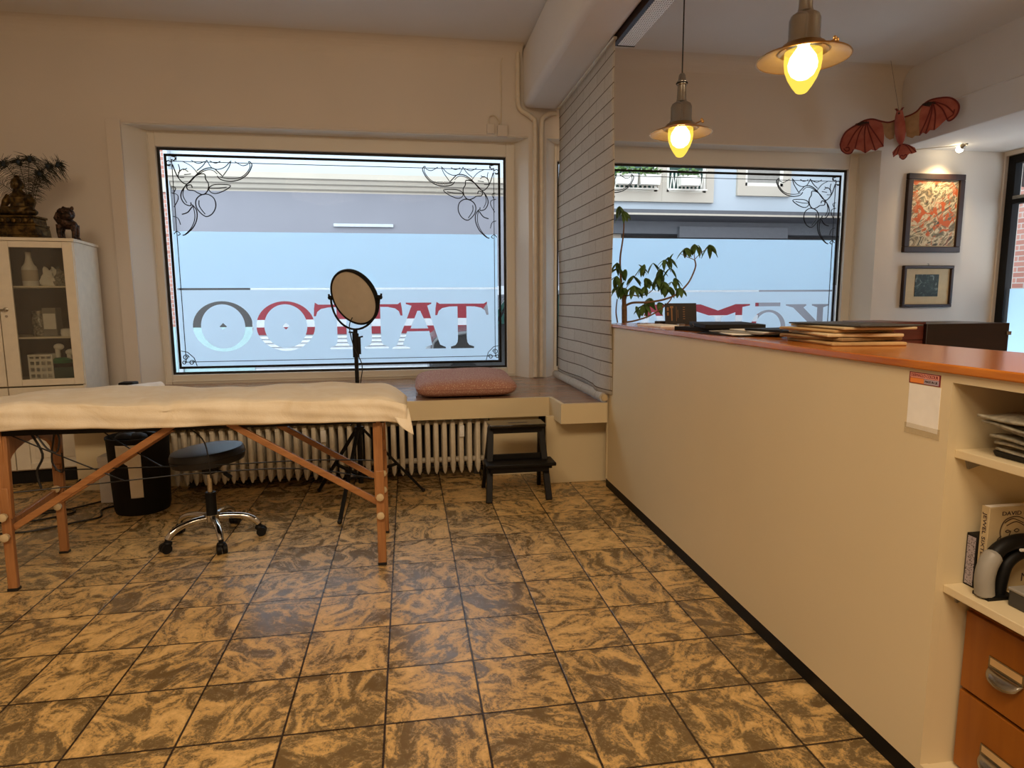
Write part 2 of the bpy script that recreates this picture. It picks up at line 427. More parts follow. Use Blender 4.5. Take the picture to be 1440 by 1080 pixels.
tl = t.n('ShaderNodeBsdfTranslucent'); tl.inputs[0].default_value = (.70, .88, 1.0, 1); df = t.n('ShaderNodeBsdfDiffuse'); df.inputs[0].default_value = (.5, .52, .54, 1)
mx = t.n('ShaderNodeMixShader'); mx.inputs[0].default_value = .10; t.l(tl.outputs[0], mx.inputs[1]); t.l(df.outputs[0], mx.inputs[2])
tp = t.n('ShaderNodeBsdfTransparent'); m2 = t.n('ShaderNodeMixShader'); m2.inputs[0].default_value = .03
t.l(mx.outputs[0], m2.inputs[1]); t.l(tp.outputs[0], m2.inputs[2])
t.l(m2.outputs[0], t.out.inputs[0]); MATS['frosted_film'] = t.m
m_low = MATS['frosted_film'].copy(); m_low.name = 'frosted_film_lower'; MATS['frosted_film_lower'] = m_low   # second sheet below the joint; whiter tint paints in light off the pavement
for nd in m_low.node_tree.nodes:
    if nd.type == 'BSDF_TRANSLUCENT': nd.inputs[0].default_value = (.80, .90, .97, 1)
t = NT('table_paper'); t.bsdf(lin('#EFE3CB'), .85, spec=.15); co = t.coord()
nz = t.noise(co, 7, 5, 1.4); n3 = t.noise(co, 160, 3)
t.l(t.ramp(nz.outputs[0], [(.3, lin('#E8DABF')), (.7, lin('#F2E8D4'))]), t.b.inputs['Base Color'])
t.bump(t.math('ADD', nz.outputs[0], t.math('MULTIPLY', n3.outputs[0], .25)), .35, .012); MATS['table_paper'] = t.m
t = NT('cushion_fabric'); t.bsdf(None, .9, spec=.1); co = t.coord(); vo = t.n('ShaderNodeTexVoronoi'); t.l(co, vo.inputs['Vector']); vo.inputs['Scale'].default_value = 105
t.l(t.ramp(vo.outputs['Distance'], [(.12, lin('#DCC6AE')), (.34, lin('#A87C6E'))]), t.b.inputs['Base Color']); MATS['cushion_fabric'] = t.m
t = NT('bronze'); t.bsdf(None, .42, .75); co = t.coord(); nz = t.noise(co, 26, 5)
t.l(t.ramp(nz.outputs[0], [(.4, lin('#261D10')), (.62, lin('#665028'))]), t.b.inputs['Base Color']); t.bump(nz.outputs[0], .5, .006); MATS['bronze'] = t.m
t = NT('dark_bronze'); t.bsdf(None, .5, .6); co = t.coord(); nz = t.noise(co, 60, 4)
t.l(t.ramp(nz.outputs[0], [(.4, lin('#1C140E')), (.66, lin('#5A4030'))]), t.b.inputs['Base Color']); t.bump(nz.outputs[0], .8, .006); MATS['dark_bronze'] = t.m
plain('feather', '#1E2016', .6, var=.5, scale=60); plain('feather_eye', '#12283A', .4)
t = NT('kite_cloth'); t.bsdf(None, .85); co = t.coord(); nz = t.noise(co, 9, 4)
t.l(t.ramp(nz.outputs[0], [(.35, lin('#9A4A40')), (.7, lin('#B86A58'))]), t.b.inputs['Base Color'])
MATS['kite_cloth'] = t.m
plain('kite_pale', '#A58462', .85, var=.2); plain('kite_red', '#6E1E1A', .7); plain('kite_dark', '#2A1A18', .7)
t = NT('picture_swirl'); t.bsdf(None, .6); co = t.coord(); m_ = t.mapping(co, (1, 1, 1), (0, R(35), 0))
n1 = t.noise(t.mapping(m_, (2.2, 1, 5)), 1.6, 5, 2.4); n2 = t.noise(co, 9, 5, 1.8)
a_ = t.ramp(n1.outputs[0], [(.36, lin('#3E382A')), (.44, lin('#8A8266')), (.47, lin('#D2C4A4')), (.52, lin('#B8A684')), (.58, lin('#544C3A')), (.66, lin('#A89470'))])
b_ = t.ramp(n2.outputs[0], [(.50, (0,0,0,1)), (.54, (1,1,1,1))]); n4 = t.noise(co, 2.6, 2)
msk = t.math('MULTIPLY', b_, t.ramp(n4.outputs[0], [(.40, (0,0,0,1)), (.5, (1,1,1,1))]))
t.l(t.mix(msk, a_, lin('#B8541A')), t.b.inputs['Base Color']); MATS['picture_swirl'] = t.m
t = NT('picture_dark'); t.bsdf(None, .6); co = t.coord(); n1 = t.noise(co, 14, 4, 2)
t.l(t.ramp(n1.outputs[0], [(.45, lin('#1E2A24')), (.6, lin('#3A4A40')), (.66, lin('#8C948A'))]), t.b.inputs['Base Color']); MATS['picture_dark'] = t.m
plain('cabinet_inside', '#52473B', .7); plain('crinkled_plastic', '#9A9482', .18, var=.3, scale=50, bump=.5)
plain('mat_board', '#C9B48E', .8); plain('book_cover', '#B3A07C', .7)
# lamp glass
emis('bulb_glow', '#FFE7B0', 26)
t = NT('cup_glass'); tr = t.n('ShaderNodeBsdfTransparent'); tr.inputs[0].default_value = (1, .86, .42, 1); e = t.n('ShaderNodeEmission'); e.inputs[0].default_value = lin('#FFDC5C'); e.inputs[1].default_value = 1.5
mx = t.n('ShaderNodeMixShader'); mx.inputs[0].default_value = .55; t.l(tr.outputs[0], mx.inputs[1]); t.l(e.outputs[0], mx.inputs[2]); t.l(mx.outputs[0], t.out.inputs[0]); MATS['cup_glass'] = t.m
emis('spot_glow', '#FFF0CC', 30)
t = NT('lamp_shade_glass'); b = t.bsdf(lin('#E8D8D0'), .12, .0); tr = t.n('ShaderNodeBsdfTransparent'); tr.inputs[0].default_value = (.9, .74, .62, 1); mx = t.n('ShaderNodeMixShader'); mx.inputs[0].default_value = .22
t.l(tr.outputs[0], mx.inputs[1]); t.l(b.outputs[0], mx.inputs[2]); t.l(mx.outputs[0], t.out.inputs[0]); MATS['lamp_shade_glass'] = t.m
t = NT('light_grill'); t.bsdf(None, .4); co = t.coord(); vo = t.n('ShaderNodeTexVoronoi'); t.l(t.mapping(co, (1, .6, 1)), vo.inputs['Vector']); vo.inputs['Scale'].default_value = 75; vo.inputs['Randomness'].default_value = .1
t.l(t.ramp(vo.outputs['Distance'], [(.22, lin('#55524A')), (.28, lin('#F6F8F6'))]), t.b.inputs['Base Color']); MATS['light_grill'] = t.m
M = MATS
# ================================================================ the room
X0, X1, Y0, Y1, ZC = -3.35, 5.86, -4.3, 3.72, 3.36
b = MB(); b.box(X0, X1+.0, Y0, 4.05, -.08, 0); S(b.build('floor', M['tile_floor'], smooth=False))
b = MB(); b.box(X0-.1, X1+.3, Y0-.1, 4.1, ZC, ZC+.1); S(b.build('ceiling', M['ceiling_paint'], smooth=False))
b = MB(); b.box(X0-.12, X0, Y0, 4.05, 0, ZC); S(b.build('wall_left', M['wall_paint'], smooth=False))
b = MB(); b.box(X0-.12, X1+.2, Y0-.12, Y0, 0, ZC); S(b.build('wall_rear', M['wall_paint'], smooth=False))
b = MB(); b.box(X1, X1+.2, Y0, 2.30, 0, ZC); b.box(X1, X1+.2, 2.30, 3.70, 2.63, ZC); b.box(X1, X1+.2, 3.70, 4.05, 0, ZC)
S(b.build('wall_right', M['wall_paint'], smooth=False))
# window wall, with the two shop-window openings and slanted reveals
W1 = (-2.04, 1.16); W2 = (1.315, 4.525); ZS, ZT = .59, 2.655
b = MB()
b.box(X0, W1[0], Y1, 4.05, 0, ZC); b.box(W1[1], W2[0], Y1, 4.05, 0, ZC); b.box(W2[1], X1, Y1, 4.05, 0, ZC)
b.box(W1[0], W1[1], Y1, 4.05, ZT, ZC); b.box(W2[0], W2[1], Y1, 4.05, ZT, ZC)
b.box(W1[0], W1[1], Y1, 4.05, 0, ZS-.02); b.box(W2[0], W2[1], Y1, 4.05, 0, ZS-.02)
arc = [(Y1-.14+.14*math.sin(a), ZC-.14+.14*math.cos(a)) for a in [math.pi/2*k/8 for k in range(9)]]
b.prism([(Y1+.001, ZC+.001)] + arc, 'x', X0, 1.10); b.prism([(Y1+.001, ZC+.001)] + arc, 'x', 1.43, 4.7)
S(b.build('wall_front', M['wall_paint'], smooth=False))
b = MB(); b.box(-2.145, -2.04, 3.695, 3.722, .60, 2.675); b.box(-2.04, 1.16, 3.708, 3.722, 2.655, 2.675)
S(b.build('trim_1', M['wall_paint'], bevel=.003))
b = MB(); b.box(1.11, 1.42, Y0, Y1, 2.88, ZC+.01); S(b.build('trim_2', M['ceiling_paint'], bevel=.05, seg=4))       # downstand beam over the counter edge
b = MB(); b.box(4.70, X1+.01, Y0, Y1, 2.67, ZC+.01); b.box(4.69, 4.71, Y0, Y1, 2.925, 2.94); S(b.build('trim_3', M['ceiling_paint'], bevel=.012))   # soffit on the right
b = MB(); b.box(X0, X0+.015, Y0, Y1, 0, .07); S(b.build('baseboard_left', M['black']))

# ---------------------------------------------------------------- shop windows
ORN = [
 ([(490,515),(440,545),(420,600),(440,670),(500,735),(545,750),(600,715),(630,640),(610,560),(550,515)], 1, 6),
 ([(455,575),(460,640),(520,725)], 0, 5),
 ([(555,450),(600,415),(690,410),(780,425),(730,470),(640,505),(580,495)], 1, 5), ([(555,450),(640,452),(740,440)], 0, 4),
 ([(345,390),(400,330),(450,300),(510,300),(520,350),(550,400),(545,470),(500,515),(440,495),(400,470),(340,460),(330,420),(370,410),(385,440)], 0, 6),
 ([(180,190),(240,330),(330,400),(440,290),(520,240),(600,240),(660,290),(700,330)], 0, 6), ([(445,300),(520,258),(590,258),(640,300)], 0, 4),
 ([(970,170),(1000,210),(960,300),(880,360),(780,380),(680,360),(640,320)], 0, 6), ([(960,170),(980,230),(930,310),(850,350),(740,350),(670,330)], 0, 4),
 ([(960,200),(900,215),(820,170)], 0, 4), ([(780,160),(760,230),(700,320)], 0, 4), ([(530,150),(580,230),(650,250),(720,225),(770,170)], 0, 4),
 ([(530,150),(490,210),(430,260)], 0, 4), ([(370,150),(440,185),(510,165)], 0, 4), ([(560,160),(620,185),(670,165)], 0, 4),
 ([(280,160),(370,210),(440,290)], 0, 4), ([(240,280),(290,240),(340,270)], 0, 4), ([(240,190),(255,250),(240,320),(300,330)], 0, 4), ([(290,250),(330,235)], 0, 4), ([(300,300),(370,295)], 0, 4),
 ([(330,400),(280,470),(270,540),(310,610),(370,630),(370,595)], 0, 6), ([(300,440),(290,520),(330,600)], 0, 4),
 ([(385,620),(430,680),(435,770),(400,860),(330,930),(290,945)], 0, 6), ([(385,620),(410,700),(410,790),(370,880),(310,940)], 0, 4), ([(385,640),(340,700),(280,720)], 0, 6),
 ([(200,930),(230,900),(265,930),(240,945)], 0, 4), ([(190,740),(240,760),(268,830)], 0, 4), ([(172,490),(230,510),(240,560),(200,640)], 0, 4), ([(172,420),(215,440),(190,500)], 0, 4),
 ([(190,110),(210,125),(195,150),(172,140),(165,165),(140,150),(120,165),(130,195),(165,190)], 0, 5), ([(172,110),(215,110),(215,150)], 0, 4), ([(120,165),(120,200),(160,205)], 0, 4)]
def ornament(b, cx, cz, sgn, y0, y1, k=.000757):
    for pts, cyc, w in ORN:
        q = []
        for x, y in pts:
            u = x-170-.0755*(y-130); v = y-130-.0415*(x-170)
            q.append((cx + sgn*u*k, cz - v*k))
        q = smooth_pts(q, 4, bool(cyc))
        if cyc: q.append(q[0])
        ribbon(b, q, w*k*1.5+.0012, y0, y1)
def T_(cx, zt, zb, w=.227):
    r = [(.0+w, zt+.006), (w*1.04, zt-.05), (w*1.06, zt-.113), (w*.98, zt-.113), (w*.92, zt-.075), (w*.78, zt-.05), (w*.5, zt-.037), (.04, zt-.035), (.04, zb+.09), (.045, zb+.055), (.062, zb+.03), (.105, zb+.016), (.105, zb)]
    top = [(w*.88, zt-.012)]
    right = top + r
    pts = [(cx+x, z) for x, z in right] + [(cx-x, z) for x, z in reversed(right)]
    return pts
def TTp(ca, cb, zt, zb, w=.22):
    a = T_(ca, zt, zb, w); b_ = T_(cb, zt, zb, w); n = len(b_)//2
    R_ = [(x, z) for x, z in b_[:n]]                          # right arm and right side of the second stem
    Lb = [(cb-.105, zb), (cb-.105, zb+.016), (cb-.062, zb+.03), (cb-.045, zb+.055), (cb-.04, zb+.09), (cb-.04, zt-.035)]
    Ra = [(ca+.04, zt-.035), (ca+.04, zb+.09), (ca+.045, zb+.055), (ca+.062, zb+.03), (ca+.105, zb+.016), (ca+.105, zb)]
    return R_ + Lb + Ra + a[n:]
TT = 1.262; TB = .848
A_out = [(.09,1.262),(.315,1.262),(.315,1.25),(.278,1.235),(.305,1.14),(.385,.885),(.437,.862),(.437,.85),(.255,.85),(.255,.862),(.315,.885),(.292,1.008),(.095,1.008),(.055,.885),(.118,.862),(.118,.85),(-.04,.85),(-.04,.862),(.0,.885),(.095,1.12),(.14,1.235),(.09,1.25)]
A_in = [(.125,1.032),(.283,1.032),(.215,1.19),(.19,1.19)]
def dia(cx, cz, r): return [(cx-r, cz), (cx, cz-r), (cx+r, cz), (cx, cz+r)]
LET1 = [ell(-1.452,1.07,.243,.214,56), ell(-1.452,1.07,.178,.188,56), dia(-1.452,1.07,.03),
        ell(-.94,1.067,.243,.214,56), ell(-.94,1.067,.178,.188,56), dia(-.94,1.067,.03),
        TTp(-.47,-.175,TT,.86), A_out, A_in, T_(.588,TT,TB)]
M_pts = [(3.39,1.228),(3.24,1.228),(3.06,1.168),(2.88,1.228),(2.73,1.228),(2.73,1.215),(2.77,1.2),(2.77,.85),(2.74,.83),(2.87,.83),(2.84,.85),(2.84,1.16),(3.033,1.10),(3.033,.85),(3.00,.83),(3.125,.83),(3.093,.85),(3.093,1.10),(3.24,1.15),(3.24,.85),(3.21,.83),(3.345,.83),(3.312,.85),(3.312,1.2),(3.39,1.215)]
K_pts = [(4.235,1.222),(4.05,1.222),(4.05,1.21),(4.11,1.19),(4.11,1.055),(3.96,1.19),(3.99,1.21),(3.99,1.222),(3.77,1.222),(3.77,1.21),(3.85,1.19),(4.06,1.005),(3.83,.85),(3.78,.83),(3.95,.83),(3.93,.85),(4.11,.98),(4.11,.85),(4.06,.83),(4.23,.83),(4.175,.85),(4.175,1.19),(4.235,1.21)]
A2 = [(x*1.0+2.20, z-.033) for x, z in A_out]; A2i = [(x+2.20, z-.033) for x, z in A_in]
LET2 = [K_pts, ell(3.59,1.0,.185,.17,48), ell(3.59,1.0,.135,.148,48), [(3.445,1.205),(3.445,1.24),(3.71,1.24),(3.71,1.205)], M_pts, A2, A2i]
def rect(x0, x1, z0, z1): return [(x0, z0), (x1, z0), (x1, z1), (x0, z1)]

def shop_window(n, xl, xr, zb, zt, op, films, letters, orn_sides):
    w = struct('window_%d' % n, ((xl+xr)/2, 3.95, zb))
    f = MB(); y0, y1 = 3.90, 3.985; fl, fr_ = op[0]+.115, op[1]-.095
    # white frame: jambs, head and bottom rail with an inner lip
    for (a, c, d, e) in ((fl-.1, xl, ZS-.02, ZT+.02), (xr, fr_+.1, ZS-.02, ZT+.02), (xl-.001, xr+.001, ZS-.02, zb), (xl-.001, xr+.001, zt, ZT+.02)): f.box(a, c, y0, y1, d, e)
    S(f.build('frame', M['trim_white'], w, bevel=.006))
    r = MB()    # slanted reveals
    r.prism([(op[0]-.01, Y1+.001), (op[0], Y1), (fl+.005, 3.91), (fl+.005, 4.0), (op[0]-.01, 4.0)], 'z', ZS-.02, ZT)
    r.prism([(op[1]+.01, Y1+.001), (op[1], Y1), (fr_-.005, 3.91), (fr_-.005, 4.0), (op[1]+.01, 4.0)], 'z', ZS-.02, ZT)
    r.box(op[0], op[1], Y1, 3.91, ZT-.006, ZT)
    S(r.build('reveal', M['trim_white'], w, smooth=False))
    l = MB(); l.box(fl, xl-.004, 3.892, 3.902, ZS, zb-.055); l.box(fl+.002, fr_-.002, 3.888, 3.902, zb-.058, zb-.050)
    l.box(fl, fl+.006, 3.89, 3.902, ZS, ZT-.04); l.box(fr_-.006, fr_, 3.89, 3.902, ZS, ZT-.04)
    S(l.build('frame_bead', M['trim_white'], w, smooth=False))
    g = MB(); g.box(xl-.01, xr+.01, 3.945, 3.951, zb-.01, zt+.01); S(g.build('glass_pane', M['pane_glass'], w, smooth=False))
    s = MB()
    def fr4(i, t, y0=3.934, y1=3.945):
        a, c, d, e = xl+i, xr-i, zb+i, zt-i
        s.box(a, c, y0, y1, e-t, e); s.box(a, c, y0, y1, d, d+t); s.box(a, a+t, y0, y1, d+t, e-t); s.box(c-t, c, y0, y1, d+t, e-t)
    fr4(-.002, .022); S(s.build('glazing_seal', M['rubber'], w, smooth=False))
    s = MB(); fr4(.047, .02, 3.940, 3.9445); fr4(.103, .005, 3.939, 3.9445); S(s.build('border_line', M['black'], w, smooth=False))
    for zz in films:
        outer = rect(zz[0], zz[1], zz[2], zz[3])
        S(flat_curve('frosted_film', [outer] + (letters if zz[2] < 1 else []), M['frosted_film_lower' if zz[2] < 1 else 'frosted_film'], w, 3.9445, 3.9450))
    for sg in orn_sides:
        o = MB(); cx = xl+.105 if sg > 0 else xr-.105
        ornament(o, cx, zt-.085, sg, 3.9395, 3.9445); S(o.build('ornament', M['black'], w, smooth=False))
    o = MB()    # curled corners below
    for cx, sg in ((xl+.07, 1), (xr-.07, -1)):
        for (u, v, rr) in ((.035, .075, .025), (.08, .03, .022), (.02, .03, .018)):
            ribbon(o, [(cx+sg*(u+rr*(1-k/30)*math.cos(k*.45)), zb+.07+v+rr*(1-k/30)*math.sin(k*.45)) for k in range(18)], .006, 3.9385, 3.9443)
        ribbon(o, [(cx+sg*.0, zb+.20), (cx+sg*.05, zb+.19), (cx+sg*.10, zb+.14), (cx+sg*.12, zb+.07)], .005, 3.9385, 3.9443)
    S(o.build('ornament', M['black'], w, smooth=False))
    return w
shop_window(1, -1.872, .993, .667, 2.527, W1, [(-1.80, .915, 1.395, 1.862), (-1.80, .915, .735, 1.378)], LET1, (1, -1))
shop_window(2, 1.455, 4.335, .667, 2.505, W2, [(1.53, 4.262, 1.362, 1.842), (1.53, 4.262, .735, 1.345)], LET2, (1, -1))

# ---------------------------------------------------------------- glazed street door in the right wall
d = struct('door_1', (5.93, 3.0, 0)); f = MB()
for (a, c, e, g) in ((3.62, 3.70, 0, 2.63), (2.30, 2.38, 0, 2.63), (2.38, 3.62, 2.55, 2.63), (2.38, 3.62, 0, .12), (2.38, 3.62, 2.17, 2.215)): f.box(5.89, 5.97, a, c, e, g)
S(f.build('door_frame', M['black'], d, bevel=.004))
f = MB(); f.box(5.885, 5.975, 2.38, 3.62, 2.215, 2.245); S(f.build('transom_bar', M['steel'], d))
f = MB(); f.box(5.928, 5.934, 2.36, 3.64, .1, 2.56); S(f.build('glass_pane', M['pane_glass'], d, smooth=False))
f = MB(); f.box(5.9345, 5.936, 2.40, 3.60, .15, 1.36); S(f.build('frosted_film', M['frosted_film'], d, smooth=False))
f = MB(); f.tube([(5.885, 3.28, .93), (5.85, 3.28, .93), (5.85, 3.16, .93)], .011, 10); f.cyl((5.892, 3.28, .93), (5.875, 3.28, .93), .024); S(f.build('door_handle', M['steel'], d))

# ================================================================ across the street
b = MB(); b.box(-14, 22, 4.3, 16, -.3, -.14); S(b.build('ground_street', M['asphalt'], smooth=False))
b = MB(); b.box(-14, 22, 9.6, 11.5, -.16, -.04); S(b.build('ground_pavement', M['facade_grey'], smooth=False))

B = thing('building', 'long grey-fasciaed shop building with beige cornice seen through the left window', 'building', (-.2, 11, -.1))
m = MB(); m.box(-4.065, 3.9, 11.0, 12, 3.60, 6.5); m.build('wall', M['facade_white'], B, smooth=False)
m = MB(); m.prism([(11.0,3.62),(10.72,3.62),(10.72,3.52),(10.78,3.50),(10.80,3.44),(10.86,3.42),(10.88,3.36),(10.94,3.33),(10.94,3.29),(11.0,3.27)], 'x', -4.06, 3.95); m.build('cornice', M['stone_beige'], B, smooth=False)
m = MB(); m.box(-4.065, 3.9, 10.92, 11.05, 1.55, 3.30); m.build('fascia', M['facade_grey'], B, smooth=False)
m = MB(); m.box(-1.23, -.12, 10.88, 10.925, 2.68, 2.735); m.build('fascia_bar', M['stripe_white'], B, smooth=False)  # pale bar on the grey fascia
def bands(parent, x0, x1):
    for z0, z1, mt in ((1.37, 1.56, 'stripe_white'), (.93, 1.37, 'red_paint'), (.79, .93, 'stripe_white'), (.645, .79, 'red_paint')):
        q = MB(); q.box(x0, x1, 10.9, 11.06, z0, z1); q.build('sign_band', M[mt], parent, smooth=False)
    q = MB()
    for k in range(9): q.prism([(10.93, -.05+k*.0775), (10.90, -.05+k*.0775), (10.93, .02+k*.0775)], 'x', x0, x1)
    q.box(x0, x1, 10.93, 11.06, -.1, .645); q.build('siding', M['stripe_white'], parent, smooth=False)
bands(B, -2.8, 3.9)
m = MB(); m.box(-4.06, -2.8, 10.95, 11.06, .8, 1.55); m.build('shop_window', M['shop_dark'], B, smooth=False)
m = MB(); m.box(-4.06, -2.8, 10.9, 11.06, -.1, .8); m.build('plinth', M['teal_wall'], B, smooth=False)

B = thing('brick_building', 'pink brick house at the left edge of the left window', 'building', (-5.5, 11, -.1))
m = MB(); m.box(-8, -4.14, 10.9, 12.2, .82, 7); m.build('wall', M['pink_brick'], B, smooth=False)
m = MB(); m.box(-4.14, -4.07, 10.85, 12.2, -.1, 7); m.build('corner_strip', M['facade_white'], B, smooth=False)
m = MB(); m.box(-8, -4.14, 10.86, 10.9, 3.25, 3.5); m.build('cornice', M['stone_beige'], B, smooth=False)
m = MB(); m.box(-8, -4.15, 10.86, 12.2, -.1, .82); m.build('plinth', M['teal_wall'], B, smooth=False)

B = thing('apartment_building', 'pale plastered apartment house with flower boxes opposite the right window', 'building', (8, 11, -.1))
m = MB(); m.box(3.95, 18, 11.0, 12, 3.05, 7); m.build('wall', M['facade_white'], B, smooth=False)
m = MB(); m.prism([(11.0,3.10),(10.75,3.06),(10.45,3.04),(10.45,2.94),(10.55,2.90),(11.0,2.78)], 'x', 4.15, 18); m.build('cornice', M['awning_grey'], B, smooth=False)
m = MB(); m.box(4.1, 18, 10.43, 10.47, 2.93, 2.965); m.build('cornice_edge', M['stone_beige'], B, smooth=False)
m = MB(); m.box(4.15, 18, 10.75, 11.2, 2.60, 2.86); m.build('soffit', M['awning_grey'], B, smooth=False)
m = MB(); m.box(5.6, 8.0, 10.65, 10.76, 2.52, 2.74); m.build('awning_box', M['awning_grey'], B, smooth=False)
m = MB(); m.box(4.45, 18, 11.1, 11.3, 1.5, 2.72); m.build('shopfront', M['shop_dark'], B, smooth=False)
m = MB(); m.box(4.05, 4.45, 10.9, 11.3, -.1, 3.0); m.build('pillar', M['stone_beige'], B, smooth=False)
bands(B, 4.45, 7.55); m = MB(); m.box(7.56, 18, 10.9, 11.06, -.1, 1.56); m.build('shop_base', M['facade_grey'], B, smooth=False)
def house_window(x0, x1, z0, z1, blind=False, ml=.17, mr=.17):
    q = MB()
    for (a, c, e, g) in ((x0-ml, x0, z0-.2, z1+.2), (x1, x1+mr, z0-.2, z1+.2), (x0, x1, z0-.2, z0), (x0, x1, z1, z1+.2)): q.box(a, c, 10.93, 11.02, e, g)
    sur = q.build('window_surround', M['stone_beige'], B, smooth=False)
    q = MB()
    for (a, c, e, g) in ((x0, x0+.06, z0, z1), (x1-.06, x1, z0, z1), (x0, x1, z0, z0+.07), (x0, x1, z1-.07, z1)): q.box(a, c, 10.96, 11.01, e, g)
    q.build('window_frame', M['trim_white'], sur, smooth=False)
    q = MB(); q.box(x0+.05, x1-.05, 10.99, 11.005, z0+.06, z1-.06); q.build('pane', M['grey_plastic' if blind else 'teal_glass'], sur, smooth=False)
house_window(4.25, 5.22, 3.46, 5.0, mr=.098); house_window(5.42, 6.28, 3.46, 5.0, ml=.098); house_window(7.15, 8.02, 3.62, 5.1, True)
for x0, x1 in ((4.25, 5.22), (5.42, 6.28)):
    q = MB(); n = 9
    for k in range(n):
        xa = x0+.05+(x1-x0-.1)*k/n; xb = x0+.05+(x1-x0-.1)*(k+1)/n
        q.bar((xa, 10.88, 3.50), ((xa+xb)/2, 10.88, 3.86), .018, .018); q.bar(((xa+xb)/2, 10.88, 3.86), (xb, 10.88, 3.50), .018, .018)
    q.box(x0, x1, 10.87, 10.89, 3.49, 3.52); q.box(x0, x1, 10.87, 10.89, 3.85, 3.88); q.build('railing', M['trim_white'], B, smooth=False)
def flower_box(x0, x1, label):
    p = thing('flower_box', label, 'flower box', ((x0+x1)/2, 10.8, 3.56), 'flower boxes on the house opposite')
    q = MB(); q.prism([(x0, 3.76), (x0+.02, 3.56), (x1-.02, 3.56), (x1, 3.76)], 'y', 10.70, 10.86); q.build('trough', M['trim_white'], p, smooth=False)
    q = MB(); rr = random.Random(int(x0*100))
    for k in range(70):
        c = Vector((rr.uniform(x0, x1), rr.uniform(10.68, 10.86), rr.uniform(3.75, 3.90)))
        v = Vector((rr.uniform(-1,1), rr.uniform(-1,1), rr.uniform(-1,1))).normalized()*.05; w_ = v.orthogonal().normalized()*.03
        q.vf([c-v, c+w_, c+v, c-w_], [(0,1,2,3)])
    q.build('foliage', M['leaf_green'], p, smooth=False, thick=.003)
flower_box(4.28, 4.72, 'white flower box hanging nearest the blind, on the house opposite')
flower_box(4.76, 5.20, 'white flower box beside the stone mullion on the house opposite')
flower_box(5.62, 6.05, 'white flower box on the right one of the two railed windows opposite')

B = thing('brick_building', 'pink brick building with a white window seen through the glazed door', 'building', (9.6, 5, -.1))
m = MB(); m.box(8.6, 10.5, 1.5, 9.5, -.1, 7); m.build('wall', M['pink_brick'], B, smooth=False)
def P8(y0, y1, z0, z1, x0, x1, nm, mt, par=None):
    q = MB(); q.box(x0, x1, y0, y1, z0, z1); return q.build(nm, M[mt], par or B, smooth=False)
fr_ = P8(4.25, 5.10, .9, 1.75, 8.52, 8.61, 'window_frame', 'trim_white'); P8(4.42, 5.0, .98, 1.66, 8.50, 8.53, 'pane', 'shop_dark', fr_)
P8(4.2, 5.15, 1.75, 1.82, 8.5, 8.61, 'lintel', 'stone_beige')

p_ = thing('door_awning', 'dark awning over the glazed street door', 'awning', (6.9, 3.2, 2.45))
m = MB(); m.prism([(6.07, 2.85), (7.5, 2.55), (7.5, 2.43), (6.07, 2.72)], 'y', 1.6, 4.6); m.build('roof', M['dark_grey'], p_, smooth=False)
m = MB(); m.box(7.44, 7.52, 1.6, 4.6, 2.38, 2.44); m.build('front_edge', M['steel'], p_, smooth=False)

c = thing('car', 'dark parked car glimpsed through the lower right letter of the left window', 'car', (1.7, 8.0, -.15))
m = MB(); m.prism([(0.431,.02),(0.388,.40),(0.425,.70),(0.536,.80),(1.175,.88),(1.516,1.36),(2.322,1.42),(2.818,.98),(3.004,.9),(3.035,.15),(2.942,.02)], 'y', 7.2, 8.9); m.build('body', M['car_paint'], c, bevel=.06, seg=3)
for nm, pl in (('windscreen', [(1.218,.92),(1.491,1.3),(1.541,1.3),(1.305,.92)]), ('side_window', [(1.361,.94),(1.590,1.3),(2.260,1.33),(2.632,.96)])):
    m = MB(); m.prism(pl, 'y', 7.19, 8.91); m.build(nm, M['teal_glass'], c)
for x in (.87, 2.54):
    for y in (7.18, 8.72):
        m = MB(); m.cyl((x, y, .14), (x, y+.2, .14), .29, 24); wl = m.build('wheel', M['rubber'], c)
        m = MB(); m.cyl((x, y-.01, .14), (x, y+.21, .14), .18, 16); m.build('hubcap', M['steel'], wl)
# ================================================================ window seat
p = thing('window_seat', 'built-in window bench with dark plank top over the radiator', 'bench', (-.3, 2.9, 0))
ZB, ZU = .59, .457
m = MB(); m.prism([(-2.12, 2.565), (1.095, 2.565), (1.105, 2.25), (1.405, 2.25), (1.405, 2.30), (3.2, 2.30), (3.2, 3.90), (-2.12, 3.90)], 'z', ZB-.018, ZB)
m.build('seat_top', M['bench_wood'], p, smooth=False)
m = MB()
m.prism([(-2.12, 2.553), (1.083, 2.553), (1.093, 2.238), (1.412, 2.238), (1.412, 2.262), (1.118, 2.262), (1.108, 2.577), (-2.12, 2.577)], 'z', ZU, ZB+.002)
m.build('front_board', M['counter_paint'], p, smooth=False)
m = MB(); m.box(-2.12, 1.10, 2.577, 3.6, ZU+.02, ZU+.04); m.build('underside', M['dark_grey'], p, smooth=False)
m = MB(); m.box(1.035, 1.80, 2.42, 2.46, 0, ZU+.02); m.build('end_panel', M['counter_paint'], p, bevel=.002)
m = MB(); m.box(-2.15, -1.45, 2.82, 2.86, 0, ZU+.02); m.build('end_panel', M['counter_paint'], p, bevel=.002)
m = MB(); m.box(-1.5, 1.2, 3.02, 3.06, 0, ZU+.02); m.build('back_panel', M['dark_grey'], p, smooth=False)  # dark colour stands in for the shade between the radiator ribs
m = MB(); m.box(.67, 1.036, 2.70, 2.74, 0, ZU+.02); m.build('end_panel', M['counter_paint'], p, smooth=False)

